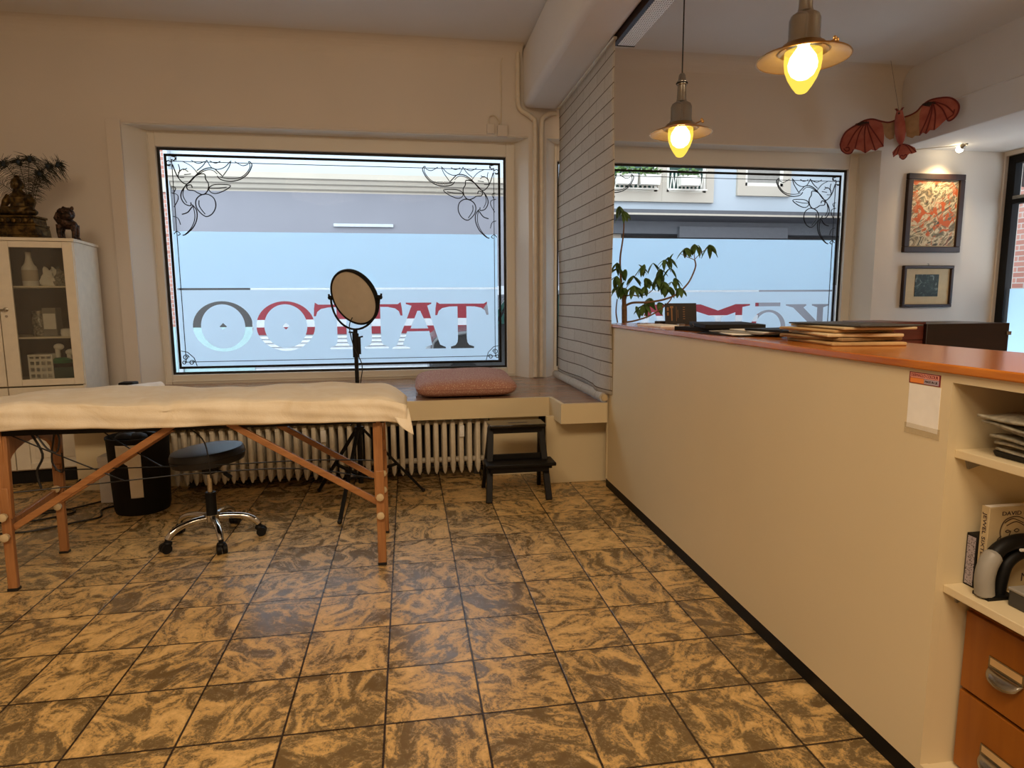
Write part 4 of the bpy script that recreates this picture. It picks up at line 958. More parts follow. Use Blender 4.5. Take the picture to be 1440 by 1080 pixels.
m = MB(); m.ball((c.x+.0, c.y, c.z+.105), (.062, .035, .036))
for x_, y_ in ((-.045,-.02),(-.045,.02),(.04,-.02),(.04,.02)): m.tube([(c.x+x_, c.y+y_, c.z+.10), (c.x+x_*1.15, c.y+y_*1.2, c.z+.05), (c.x+x_*1.05, c.y+y_*1.2, c.z+.012), (c.x+x_*1.05+.01, c.y+y_*1.2-.006, c.z+.003)], [.024,.015,.013,.016], 10)
m.ball((c.x+.014, c.y-.03, c.z+.172), (.05,.042,.044)); m.ball((c.x+.028, c.y-.066, c.z+.158), (.03,.022,.02)); m.ball((c.x-.01, c.y-.01, c.z+.125), (.05,.04,.05)); m.ball((c.x+.04, c.y-.068, c.z+.178), (.012,.012,.012)); m.ball((c.x+.006, c.y-.07, c.z+.178), (.012,.012,.012)); m.tube([(c.x-.055, c.y, c.z+.11), (c.x-.075, c.y, c.z+.15), (c.x-.06, c.y, c.z+.19)], [.012,.016,.01], 8)
rr = random.Random(5)
for k in range(22):
    a = rr.uniform(0, 6.28); e_ = rr.uniform(-.6, 1.3); m.ball((c.x-.004+.046*math.cos(a)*math.cos(e_), c.y-.012+.036*math.sin(a)*math.cos(e_), c.z+.172+.042*math.sin(e_)), .013, 8, 6)
for s_ in (-1, 1): m.ball((c.x+.012+s_*.028, c.y-.01, c.z+.215), (.012,.009,.016), 8, 6)
b_ = m.build('body', M['dark_bronze'], p); md = b_.modifiers.new('remesh', 'REMESH'); md.mode = 'VOXEL'; md.voxel_size = .0038; md.use_smooth_shade = True
m = MB(); m.box(c.x-.06, c.x+.062, c.y-.045, c.y+.04, c.z, c.z+.004); m.build('base', M['dark_bronze'], p)

# peacock feathers standing behind the statue
vs_ = at(-.345, .33, 1.7225); p = thing('feather_vase', 'slim dark vase behind the bronze statue holding the feathers', 'vase', vs_)
m = MB(); m.lathe([(0,0),(.035,0),(.045,.06),(.03,.14),(.022,.17),(.018,.17),(.026,.14),(.04,.06),(0,.01)], vs_, 16); m.build('body', M['dark_bronze'], p)
FE = [(-.24,.30,'leftmost'), (-.13,.42,'second from the left'), (-.03,.44,'third from the left'), (.05,.46,'upright, in the middle'), (.11,.36,'third from the right, short'), (.17,.41,'second from the right'), (.235,.42,'furthest right')]
for i, (dx, hz, wd) in enumerate(FE):
    base = vs_ + Vector((dx*.05, 0, .165)); tip = vs_ + Vector((dx*1.0, -.03, hz+.12))
    p = thing('peacock_feather', 'dark peacock feather behind the bronze statue, '+wd, 'feather', base, 'peacock feathers on the cabinet')
    pts = smooth_pts([base, base*.55+tip*.45+Vector((-dx*.16,0,.05)), base*.2+tip*.8+Vector((-dx*.06,0,.04)), tip], 8)
    m = MB(); m.tube(pts, .0018, 5); m.build('quill', M['feather'], p)
    m = MB(); rr = random.Random(i)
    for k in range(5, len(pts)):
        a_ = Vector(pts[k]); t_ = (Vector(pts[k])-Vector(pts[k-1])).normalized(); n_ = Vector((-t_.z, 0, t_.x)); fl = .045 + .075*(k/len(pts))
        for j in range(2):
            for s_ in (-1, 1):
                q0 = a_ - t_*.008*j; q1 = q0 + n_*s_*fl*rr.uniform(.6, 1) + t_*rr.uniform(.01, .04) + Vector((0, rr.uniform(-.02, .02), -.03)); mid = (q0+q1)/2 + t_*.008
                m.tube([q0, mid, q1], [.0016, .0013, .0006], 4)
    for j in range(44):
        a2 = rr.gauss(0, .75); dv = t_*math.cos(a2)+n_*math.sin(a2); L_ = rr.uniform(.03, .075); q0 = Vector(pts[-1]) - t_*rr.uniform(0, .04)
        q1 = q0 + dv*L_ + Vector((0, rr.uniform(-.015, .015), -L_*.45)); m.tube([q0, (q0+q1)/2 + Vector((0, 0, L_*.16)), q1], [.003, .0022, .0006], 4)
    m.build('barbs', M['feather'], p)
    m = MB(); m.ball(Vector(pts[-1]) - t_*.008, (.017, .006, .022), 10, 7); m.build('eye', M['feather_eye'], p)

# things on the bench behind the massage table
p = thing('camera_case', 'small black camera-like case on the bench left of the paper roll', 'case', (-1.85, 2.9, ZB))
m = MB(); m.box(-1.865, -1.765, 2.86, 2.95, ZB, .735); m.build('body', M['black'], p, bevel=.008)
m = MB(); m.cyl((-1.90, 2.88, .66), (-1.865, 2.89, .665), .04, 16); m.box(-1.95, -1.86, 2.86, 2.92, ZB, .69); m.build('strap_side', M['black'], p, bevel=.01)
p = thing('paper_roll', 'white paper roll lying on the bench behind the massage table', 'paper roll', (-1.72, 2.72, ZB))
m = MB(); m.lathe([(.016,0),(.068,0),(.068,.40),(.016,.40)], (-1.88, 2.62, .6625), 24, rotm('Z', R(48)) @ rotm('Y', R(90)), closed=True); m.build('roll', M['white_paper'], p)
m = MB(); m.lathe([(.013,-.002),(.0165,-.002),(.0165,.402),(.013,.402)], (-1.88, 2.62, .6625), 16, rotm('Z', R(48)) @ rotm('Y', R(90)), closed=True); m.build('core', M['kraft'], p)

# ================================================================ counter
BX = 1.394; CROT = -.0135
def counter_root(name, label, cat, group=None):
    o = thing(name, label, cat, (BX, 0, 0), group); o.rotation_euler = (0, 0, CROT); return o
p = counter_root('reception_counter', 'long cream reception counter with a varnished wooden top', 'counter')
CP = M['counter_paint']; YE, YO, YN = 2.285, -.505, -1.9
m = MB(); m.box(BX, BX+.022, YO, YE, .055, 1.10); m.box(BX, BX+.022, YN, YO, 1.078, 1.10); m.box(BX, BX+.022, YN, YO, .055, .075); m.build('front_panel', CP, p, smooth=False)
m = MB(); m.box(BX+.022, BX+.44, YE-.022, YE, .055, 1.10); m.box(BX+.42, BX+.44, YN, YE, .055, 1.10); m.build('carcass', CP, p, smooth=False)
m = MB(); m.box(BX+.0221, BX+.42, YO, YO+.02, .055, 1.0999); m.build('divider', CP, p, smooth=False)
m = MB(); m.box(BX+.002, BX+.42, YN, YO, .055, .073); m.build('floor_board', CP, p, smooth=False)
m = MB(); m.box(BX+.001, BX+.42, YN, YE, 0, .055); m.build('plinth', M['black'], p, smooth=False)
m = MB(); m.box(BX-.012, BX+.46, YN, YE+.03, 1.10, 1.122); m.build('counter_top', M['counter_wood'], p, bevel=.004)
for z0, z1 in ((.893, .914), (.547, .568)):
    m = MB(); m.box(BX+.022, BX+.42, YN, YO, z0, z1); m.build('shelf', CP, p, bevel=.002)
m = MB()
for z in (.893, .547): m.prism([(BX+.05, z), (BX+.13, z), (BX+.12, z-.012), (BX+.06, z-.03)], 'y', YO-.006, YO)
m.build('shelf_bracket', M['grey_plastic'], p, smooth=False)
m = MB(); m.box(BX-.004, BX+.002, YE-.022, YE+.003, .06, 1.10); m.build('edge_strip', CP, p)

p = counter_root('drawer_unit', 'orange-brown wooden drawer unit in the counter recess', 'drawers')
m = MB(); m.box(BX+.095, BX+.41, YO-.55, YO-.008, .073, .085); m.box(BX+.095, BX+.41, YO-.55, YO-.008, .49, .505); m.box(BX+.095, BX+.41, YO-.02, YO-.008, .085, .49); m.box(BX+.095, BX+.41, YO-.55, YO-.535, .085, .49); m.box(BX+.39, BX+.41, YO-.535, YO-.02, .085, .49); m.build('carcass', M['drawer_wood'], p, smooth=False)
for z0, z1, hz in ((.297, .500, .40), (.082, .288, .17)):
    m = MB(); m.box(BX+.084, BX+.10, YO-.545, YO-.012, z0, z1); d_ = m.build('drawer', M['drawer_wood'], p, bevel=.002)
    m = MB(); xh = BX+.084; ya, yb = YO-.088, YO-.178
    m.box(xh-.003, xh+.001, yb, ya, hz-.005, hz+.022); 
    def cup(u, v):
        y = ya + (yb-ya)*u; a = v*math.pi/2; k = max(0, math.sin(math.pi*u))**.35
        return Vector((xh - .001 - .024*math.sin(a)*k, y, hz-.005 - .028*(1-math.cos(a))*1.0*k - .0))
    m.grid(cup, 16, 8); h_ = m.build('handle', M['nickel'], d_, thick=.002, angle=60)
    m = MB(); m.box(xh-.0042, xh-.003, yb+.004, ya-.004, hz+.002, hz+.019); m.build('label_holder', M['kraft'], d_)

# sticker cards on the counter front
RXN = Matrix(((0,0,-1),(-1,0,0),(0,1,0)))        # reads towards -y, faces -x
p = counter_root('sticker', 'small red and orange lettered sticker on the counter front below the wood edge', 'sticker')
m = MB(); m.box(BX-.0012, BX, -.470, -.370, 1.062, 1.091); m.build('card', M['red_paint'], p, smooth=False)
m = MB(); m.box(BX-.0016, BX-.001, -.466, -.374, 1.077, 1.089); plain('sticker_pink', '#E8A08C', .6); m.build('upper_band', M['sticker_pink'], p, smooth=False)
m = MB(); m.box(BX-.0016, BX-.001, -.419, -.374, 1.064, 1.076); plain('sticker_orange', '#E88A3C', .6); m.build('orange_band', M['sticker_orange'], p, smooth=False)
m = MB(); m.box(BX-.0016, BX-.001, -.466, -.420, 1.064, 1.076); plain('sticker_grey', '#B7A9B4', .6); m.build('grey_band', M['sticker_grey'], p, smooth=False)
text_mesh('lettering', 'DERMAGLO COLOUR', .011, M['red_paint'], p, (BX-.0018, -.420, 1.083), RXN, width=.086)
plain('ink_dark', '#2A1420', .6); text_mesh('lettering', 'MADE IN UK', .009, M['ink_dark'], p, (BX-.0018, -.443, 1.070), RXN, width=.040)
p = counter_root('paper_card', 'blank cream card taped to the counter front under the red sticker', 'card')
m = MB(); m.box(BX-.001, BX, -.473, -.372, .945, 1.060); m.build('card', M['white_paper'], p, smooth=False)
t = NT('tape'); tr = t.n('ShaderNodeBsdfTransparent'); df = t.n('ShaderNodeBsdfPrincipled'); df.inputs['Base Color'].default_value = lin('#D8C8A4'); df.inputs['Roughness'].default_value = .2; mx = t.n('ShaderNodeMixShader'); mx.inputs[0].default_value = .35; t.l(tr.outputs[0], mx.inputs[1]); t.l(df.outputs[0], mx.inputs[2]); t.l(mx.outputs[0], t.out.inputs[0]); M['tape'] = t.m
m = MB(); m.box(BX-.0018, BX-.0008, -.480, -.366, .930, .957); m.build('tape', M['tape'], p, smooth=False)

# things on the counter shelves
p = counter_root('book', 'tall cream paperback with a tattooed face on the cover, on the lower counter shelf', 'book')
m = MB(); m.box(BX+.075, BX+.235, YO-.058, YO-.036, .568, .782); m.build('cover', M['book_cover'], p, bevel=.0015)
m = MB(); m.box(BX+.079, BX+.236, YO-.055, YO-.039, .5685, .7825); m.build('pages', M['white_paper'], p)
RYN = Matrix(((1,0,0),(0,0,-1),(0,1,0)))         # reads towards +x, faces -y
RSP = Matrix(((0,0,-1),(0,-1,0),(-1,0,0)))       # spine, reads downwards, faces -x
text_mesh('lettering', 'DAVID BRUE', .014, M['ink_dark'], p, (BX+.16, YO-.0583, .765), RYN, width=.10)
text_mesh('lettering', 'N', .03, M['ink_dark'], p, (BX+.19, YO-.0583, .60), RYN)
text_mesh('lettering', 'JEWEL SIXTEEN', .013, M['ink_dark'], p, (BX+.0747, YO-.047, .70), RSP, width=.13)
m = MB(); yf = YO-.0585
plain('ink_brown', '#4A3A28', .8); plain('face_tone', '#B8A27A', .8)
m.prism(ell(BX+.145, .715, .030, .036, 24), 'y', yf-.0002, yf+.0004); m.build('cover_face', M['face_tone'], p, smooth=False)
m = MB()
for q_ in ([(BX+.112,.70),(BX+.108,.725),(BX+.12,.75),(BX+.15,.757),(BX+.178,.745),(BX+.19,.72),(BX+.182,.69)], [(BX+.118,.742),(BX+.14,.752),(BX+.17,.74)], [(BX+.124,.735),(BX+.15,.744),(BX+.178,.73)], [(BX+.122,.721),(BX+.128,.724),(BX+.134,.721),(BX+.128,.718),(BX+.122,.721)], [(BX+.146,.722),(BX+.153,.726),(BX+.16,.722),(BX+.153,.718),(BX+.146,.722)],
           [(BX+.137,.722),(BX+.133,.706),(BX+.14,.704)], [(BX+.128,.693),(BX+.138,.696),(BX+.148,.693),(BX+.138,.688),(BX+.128,.693)], [(BX+.118,.70),(BX+.122,.685),(BX+.14,.675),(BX+.16,.685),(BX+.175,.70)], [(BX+.178,.71),(BX+.195,.70),(BX+.185,.685),(BX+.198,.675)], [(BX+.112,.71),(BX+.102,.70),(BX+.108,.688),(BX+.116,.695)]):
    ribbon(m, smooth_pts(q_, 4), .0022, yf-.0008, yf)
m.build('cover_drawing', M['ink_brown'], p, smooth=False)
p = counter_root('book', 'small black book with a grey patterned spine behind the cream paperback', 'book')
m = MB(); m.box(BX+.074, BX+.18, YO-.034, YO-.003, .568, .702); m.build('cover', M['black'], p, bevel=.0015)
m = MB(); m.box(BX+.0733, BX+.0745, YO-.030, YO-.007, .573, .696); t = NT('lace_pattern'); t.bsdf(None, .7); vo = t.n('ShaderNodeTexVoronoi'); t.l(t.coord(), vo.inputs['Vector']); vo.inputs['Scale'].default_value = 260
t.l(t.ramp(vo.outputs['Distance'], [(.2, lin('#2A2428')), (.5, lin('#9A9096'))]), t.b.inputs['Base Color']); M['lace_pattern'] = t.m; m.build('spine_pattern', M['lace_pattern'], p, smooth=False)
p = counter_root('handheld_tool', 'black and grey arched handheld tool on the lower counter shelf', 'tool')
yb_ = YO-.078
arc_ = smooth_pts([(BX+.063,yb_,.572),(BX+.058,yb_,.62),(BX+.068,yb_,.66),(BX+.095,yb_,.69),(BX+.14,yb_,.703),(BX+.19,yb_,.70),(BX+.22,yb_,.685)], 5)
m = MB(); m.tube(arc_[4:], [.019]*4+[.017]*(len(arc_)-8), 12); m.build('handle', M['black'], p)
m = MB(); m.tube([(x-.004, y-.003, z) for x, y, z in arc_[:14]], [.013]+[.021]*11+[.020, .012], 12); m.build('grip', M['grey_plastic'], p)
m = MB(); m.tube(smooth_pts([(BX+.10,yb_,.572),(BX+.103,yb_,.61),(BX+.115,yb_,.65),(BX+.15,yb_,.672),(BX+.20,yb_,.668)], 5), .014, 10); m.box(BX+.05, BX+.125, yb_-.022, yb_+.022, .568, .576); m.build('trigger_frame', M['black'], p)
m = MB(); m.tube([(BX+.13,yb_-.017,.688),(BX+.20,yb_-.017,.683)], .004, 8); m.build('white_mark', M['white_plastic'], p)
p = counter_root('tin', 'small grey-framed tin at the right edge of the lower counter shelf', 'tin')
m = MB(); m.box(BX+.08, BX+.17, YO-.21, YO-.12, .568, .61); m.build('body', M['dark_grey'], p, bevel=.004); m = MB(); m.box(BX+.078, BX+.172, YO-.212, YO-.118, .605, .613); m.build('lid', M['grey_plastic'], p, bevel=.003)
p = counter_root('tray', 'shallow black tray under clear plastic sleeves on the upper counter shelf', 'tray')
m = MB(); m.prism([(BX+.055, .9145), (BX+.30, .9145), (BX+.31, .93), (BX+.045, .93)], 'y', YO-.36, YO-.075); m.build('body', M['black'], p, bevel=.004)
rr = random.Random(11)
for k in range(6):
    z_ = .9305+.015*k; wd = ('lowest', 'second from below', 'third from below', 'third from the top', 'second from the top', 'topmost')[k]
    p = counter_root('plastic_sleeve', 'crinkled clear plastic sleeve on the black tray, '+wd+' of its pile', 'sleeve', 'plastic sleeves on the upper counter shelf')
    o1, o2, ph = rr.uniform(-.012, .012)-.0045*k+.02, rr.uniform(-.01, .012)+.003*k, rr.uniform(0, 6)
    def slv(u, v): return Vector((BX+.03+o1+.27*u, YO-.085+o2-.28*v, z_+.004+.0045*math.sin(13*u+ph)*math.sin(9*v+ph)+.0025*math.sin(30*u*v+ph)))
    m = MB(); m.grid(slv, 24, 24); m.build('film', M['crinkled_plastic'], p, thick=.006, angle=35)

# things on the counter top
ZT_ = 1.1222
def sheet_thing(name, label, cat, cx, cy, w, l, h, rot, mat, z=ZT_, group=None, parts=None):
    p = thing(name, label, cat, (cx, cy, z), group); m = MB(); m.box(cx-w/2, cx+w/2, cy-l/2, cy+l/2, z, z+h); m.build('cover' if parts else 'sheet', M[mat], p, bevel=min(.002, h/3))
    p.rotation_euler = (0, 0, R(rot)); return p
p = sheet_thing('notebook', 'thin white notebook near the plant end of the counter', 'notebook', 1.56, 1.72, .15, .29, .010, 6, 'white_paper', parts=1); m = MB(); m.box(1.49, 1.63, 1.58, 1.862, ZT_+.0015, ZT_+.0085); m.build('pages', M['white_plastic'], p)
m = MB(); m.box(1.60, 1.638, 1.575, 1.60, ZT_+.008, ZT_+.018); m.build('clip', M['steel'], p)
# standing brown card box
p = thing('card_stand', 'dark brown gold-printed card standing open on the counter by the plant', 'card stand', (1.745, 1.90, ZT_))
m = MB(); m.box(1.645, 1.845, 1.93, 2.02, ZT_, ZT_+.022); m.build('base', M['card_black'], p, bevel=.003)
m = MB(); mr = rotm('X', R(12)); m.obox((1.768, 1.905, ZT_+.067), (.205, .006, .132), rotm('X', R(-8))); m.build('panel', M['card_black'], p, bevel=.001)
m = MB(); fm = rotm('X', R(-8)); cc = Vector((1.768, 1.905, ZT_+.067))
def gp(x, z, w, h): m.obox(cc + fm @ Vector((x, -.0035, z)), (w, .0008, h), fm)
gp(-.06, .0, .008, .085); gp(-.06, .042, .022, .012); gp(-.085, .03, .012, .022); gp(-.085, -.0, .01, .02); gp(-.03, .0, .002, .09); gp(-.02, .0, .002, .05)
for k in range(6): gp(.02+.0*k, .04-.014*k, .012, .004)
m.build('gold_print', M['gold_print'], p, smooth=False)
sheet_thing('folder', 'lower black folder lying across the middle of the counter', 'folder', 1.62, 1.13, .26, .36, .020, 12, 'black_matte', parts=1)
sheet_thing('folder', 'upper black folder with long straight edge on the counter', 'folder', 1.64, 1.10, .27, .40, .020, -14, 'black_matte', z=ZT_+.0205, parts=1)
p = thing('desk_clip', 'small black bulldog clip at the edge of the black folders', 'clip', (1.505, 1.17, ZT_)); m = MB(); m.prism([(1.49, ZT_), (1.52, ZT_), (1.508, ZT_+.024), (1.502, ZT_+.024)], 'y', 1.15, 1.19); m.build('body', M['black'], p, bevel=.002); m = MB(); m.tube([(1.505,1.155,ZT_+.024),(1.505,1.17,ZT_+.036),(1.505,1.185,ZT_+.024)], .002, 6); m.build('lever', M['steel'], p)
for k, (x, y, r_, mt, lb) in enumerate(((1.55, .80, 8, 'black', 'black flat folder directly on the wood between the binders and the envelopes'), (1.58, .80, -10, 'white_paper', 'white printed sheet on the flat black folder'), (1.60, .77, 16, 'grey_plastic', 'grey sheet fanned out under the thin black tablet'), (1.66, .74, -3, 'white_paper', 'topmost white sheet beside the kraft envelopes'))):
    sheet_thing('paper_sheet' if k else 'folder', lb, 'paper' if k else 'folder', x, y, .22, .31, .005, r_, mt, z=ZT_+.0055*k, parts=None if k else 1)
sheet_thing('tablet', 'thin black tablet lying on the papers beside the envelopes', 'tablet', 1.66, .62, .20, .27, .009, 8, 'black', z=ZT_+.0225, parts=1)
def envelope(k, cx, cy, w, l, z0, h, rot, mat, lb, wav=.004, nm='envelope', cat='envelope'):
    p = thing(nm, lb, cat, (cx, cy, z0), 'stack of envelopes on the counter')
    rr = random.Random(k); ph = rr.uniform(0, 6)
    def top(u, v): 
        e = .004*math.sin(u*9+ph)*math.sin(v*5+ph)
        return Vector((cx-w/2+w*u, cy-l/2+l*v, z0+h+wav*.5*math.sin(6*v+ph)*(u<.3)+e*.2))
    m = MB(); n1_, n2_ = 10, 14
    m.box(cx-w/2, cx+w/2, cy-l/2, cy+l/2, z0, z0+h*.9); m.build('body', M[mat], p, bevel=h*.3)
    m = MB(); m.vf([(cx-w/2-.003, cy-l/2+.01, z0+h*.45), (cx-w/2-.006, cy+l/2-.02, z0+h*.6), (cx-w/2+.07, cy+l/2-.05, z0+h*.93), (cx-w/2+.08, cy-l/2+.05, z0+h*.93)], [(0,1,2,3)]); m.build('flap', M[mat], p, thick=.0012)
    p.rotation_euler = (0, 0, R(rot))
plain('kraft_dark', '#A5875F', .85, var=.15); plain('manila', '#DCC69E', .85)
envelope(1, 1.64, .235, .25, .35, ZT_, .014, -9, 'kraft', 'bottom kraft envelope of the stack on the counter')
envelope(2, 1.63, .25, .24, .33, ZT_+.0145, .014, 4, 'kraft_dark', 'darker brown envelope just above the lowest in the stack')
envelope(3, 1.64, .24, .25, .34, ZT_+.029, .013, -12, 'manila', 'pale manila envelope in the middle of the stack')
envelope(4, 1.62, .26, .23, .31, ZT_+.0425, .011, 2, 'kraft', 'kraft envelope just below the grey folder of the stack')
envelope(5, 1.66, .23, .25, .36, ZT_+.054, .010, -6, 'mat_board', 'grey-beige folder second from the top of the envelope stack', nm='folder', cat='folder')
envelope(6, 1.66, .22, .24, .37, ZT_+.0645, .006, 3, 'dark_grey', 'thin dark folder on top of the envelope stack', nm='folder', cat='folder')

# wooden cabinet behind the counter
p = thing('wooden_cabinet', 'dark brown wooden cabinet rising behind the counter under the small picture', 'cabinet', (3.75, 2.1, 0))
m = MB(); m.box(3.28, 3.60, 2.02, 2.45, 0, 1.115); m.build('side_section', M['red_wood'], p, bevel=.004)
m = MB(); m.box(3.285, 3.60, 2.014, 2.021, .995, 1.10); m.box(3.285, 3.60, 2.014, 2.021, .80, .99); m.box(3.285, 3.60, 2.014, 2.021, .2, .795); m.build('drawer_front', M['red_wood'], p, bevel=.003)
m = MB(); m.box(3.575, 4.225, 1.985, 2.43, 0, 1.103); m.build('door', M['dark_wood'], p, bevel=.004)
m = MB(); m.box(4.20, 4.235, 1.975, 1.987, 1.02, 1.045); m.build('catch', M['steel'], p, bevel=.002)

# ================================================================ plant
Px = lambda cx, cy, dy=0: (1.696+(cx/7.2-17)*.0055, 2.75+dy, 1.101-(cy/7.2-135)*.0052)
p = thing('potted_plant', 'umbrella plant with drooping leaves on bare bent branches beside the blind', 'plant', (1.70, 2.75, ZB))
m = MB(); m.lathe([(0,0),(.10,0),(.105,.01),(.135,.24),(.142,.24),(.142,.26),(.13,.26),(.12,.23),(0,.22)], (1.70,2.75,ZB), 28); m.build('pot', M['terracotta'], p)
m = MB(); m.lathe([(0,.225),(.125,.225),(.125,.21),(0,.21)], (1.70,2.75,ZB), 24); m.build('soil', M['black_matte'], p)
m = MB(); m.tube(smooth_pts([(1.70,2.75,ZB+.2), Px(135,1100), Px(130,960), Px(125,800), Px(118,690)], 4), [.022]*8+[.02]*5+[.016]*4, 10); m.build('trunk', M['trunk'], p)
def branch(pts, r0, r1):
    q = smooth_pts(pts, 6); n = len(q); b_ = MB(); b_.tube(q, [r0+(r1-r0)*i/(n-1) for i in range(n)], 7); b_.build('branch', M['trunk'], p)
branch([Px(118,700), Px(105,600,.02), Px(95,450,.03), Px(85,300,.02), Px(105,60,0), Px(105,-160,0)], .011, .004)
branch([Px(122,800), Px(190,760,-.03), Px(330,755,-.06), Px(480,730,-.08), Px(600,680,-.1), Px(680,610,-.1), Px(740,530,-.1), Px(790,400,-.1), Px(780,330,-.1)], .009, .005)
branch([Px(118,700), Px(200,680,.02), Px(300,690,.04), Px(400,660,.05), Px(470,590,.05)], .006, .003)
branch([Px(128,960), Px(200,945,-.05), Px(330,900,-.08), Px(440,830,-.1), Px(530,750,-.1), Px(560,700,-.1)], .007, .004)
branch([Px(780,330,-.1), Px(700,300,-.1), Px(620,270,-.12)], .003, .002); branch([Px(780,330,-.1), Px(780,280,-.09), Px(780,215,-.08)], .003, .002); branch([Px(785,320,-.1), Px(830,270,-.1), Px(900,215,-.1)], .003, .002)
branch([Px(60,960), Px(60,850,.04), Px(75,720,.05)], .006, .004); branch([Px(118,640), Px(180,540,-.02), Px(290,385,-.02)], .003, .002)
rr = random.Random(21); m = MB()
def leaf(base, d_, L, w):
    d_ = d_.normalized(); s_ = d_.cross(Vector((0,0,1)));
    if s_.length < .1: s_ = Vector((1,0,0))
    s_ = (s_.normalized() + Vector((rr.uniform(-.5,.5), rr.uniform(-.5,.5), rr.uniform(-.3,.3)))).normalized(); nn = s_.cross(d_).normalized()
    N_ = 6; V0 = []
    for i in range(N_+1):
        t_ = i/N_; ww = w*math.sin(math.pi*min(1, t_*.93+.05))**.75*(1-.25*t_); cpt = base + d_*L*t_ - Vector((0,0,1))*L*.18*t_*t_
        V0 += [cpt - s_*ww + nn*ww*.25, cpt, cpt + s_*ww + nn*ww*.25]
    m.vf(V0, [(3*i+j, 3*i+j+1, 3*i+j+4, 3*i+j+3) for i in range(N_) for j in (0, 1)])
CL = [(780,185,5),(690,225,5),(930,190,4),(850,190,3),(555,310,4),(600,275,3),(490,340,4),(300,385,4),(260,385,2),(360,375,3),(480,430,4),(445,470,3),(520,490,3),(290,525,3),(350,540,4),(430,520,4),(590,560,4),(640,520,4),(640,620,4),(580,610,4),(530,600,4),(490,560,3),(410,725,4),(390,780,3),(290,800,4),(260,810,2),(340,790,3),(450,770,2),(60,420,3),(50,365,3),(40,500,4),(150,430,3),(70,600,4),(110,620,5),(170,600,4),(230,620,3),(195,500,3),(75,560,3),(100,-150,4),(70,-200,4),(560,420,2),(300,610,2)]
for cx, cy, n_ in CL:
    b0 = Vector(Px(cx, cy-12, rr.uniform(-.12, .05)))
    for k in range(n_):
        a = rr.uniform(0, 6.28); leaf(b0, Vector((math.cos(a)*.75, math.sin(a)*.6, rr.uniform(-1.25, -.3))), rr.uniform(.068, .10), rr.uniform(.018, .026))
m.build('foliage', M['leaf_green'], p, thick=.001, angle=180)

# ================================================================ lamps
def pendant(x, y, label):
    p = thing('pendant_lamp', label, 'lamp', (x, y, 2.08), 'pendant lamps over the counter')
    m = MB(); m.cyl((x, y, 2.50), (x, y, 3.35), .004, 8); m.build('cord', M['cable_black'], p)
    m = MB(); m.lathe([(0,3.36),(.05,3.36),(.05,3.345),(.03,3.325),(0,3.32)], (x, y, 0), 20); m.build('ceiling_rose', M['nickel'], p)
    m = MB(); m.lathe([(.006,2.535),(.012,2.535),(.018,2.525),(.022,2.50),(.030,2.49),(.030,2.475),(.024,2.47),(.026,2.40),(.03,2.385),(.052,2.37),(.058,2.355),(.058,2.285),(.064,2.275),(.066,2.262),(.0,2.262)], (x, y, 0), 28); m.build('housing', M['nickel'], p)
    m = MB(); m.lathe([(.031,2.486),(.034,2.482),(.031,2.478)], (x, y, 0), 20); m.build('ring', M['black'], p)
    m = MB(); m.lathe([(.066,2.268),(.08,2.262),(.092,2.245),(.10,2.240),(.092,2.236),(.075,2.252),(.066,2.258)], (x, y, 0), 32, closed=True); m.build('collar', M['brass'], p)
    m = MB(); m.lathe([(.098,2.241),(.135,2.229),(.170,2.214),(.172,2.212),(.170,2.210),(.134,2.225),(.098,2.237)], (x, y, 0), 40, closed=True); m.build('shade', M['lamp_shade_glass'], p)
    m = MB(); m.tube([(x+.172*math.cos(k*math.pi/20), y+.172*math.sin(k*math.pi/20), 2.212) for k in range(40)], .003, 6, closed=True); m.build('shade_rim', M['brass'], p)
    m = MB(); m.cyl((x+.075, y-.03, 2.262), (x+.10, y-.04, 2.272), .004, 8)
    for s_ in (-1, 1): m.ball((x+.108, y-.043+s_*.007, 2.276+.006*s_), (.009, .004, .01), 8, 6)
    m.build('thumb_screw', M['brass'], p)
    m = MB(); m.lathe([(.069,2.238),(.070,2.20),(.066,2.17),(.054,2.138),(.037,2.108),(.022,2.088),(.016,2.084),(0,2.082)], (x, y, 0), 28); m.build('glass_cup', M['cup_glass'], p)
    m = MB(); m.lathe([(0,2.132),(.022,2.137),(.042,2.152),(.053,2.175),(.055,2.195),(.048,2.22),(.034,2.24),(.02,2.26),(0,2.26)], (x, y, 0), 24); m.build('bulb', M['bulb_glow'], p)
pendant(1.66, 1.735, 'brass pendant lamp hanging further back, beside the brick-patterned blind')
pendant(1.66, .594, 'brass pendant lamp hanging nearer, at the top of the view')

p = thing('batten_light', 'long ceiling light with perforated white grille along the beam', 'light', (1.49, .8, 2.86))
m = MB(); m.box(1.421, 1.448, -.5, 2.26, 2.862, 2.95); m.build('side_strip', M['frame_wood'], p, smooth=False)  # dark strip painted in for the shadowed gap next to the beam
m = MB(); m.box(1.448, 1.56, -.5, 2.25, 2.868, 2.94); m.build('housing', M['white_plastic'], p, smooth=False)
m = MB(); m.box(1.45, 1.558, -.49, 2.245, 2.862, 2.868); m.build('grille', M['light_grill'], p, smooth=False)
m = MB(); m.box(1.447, 1.562, 2.245, 2.256, 2.86, 2.94); m.build('end_cap', M['black'], p, smooth=False)

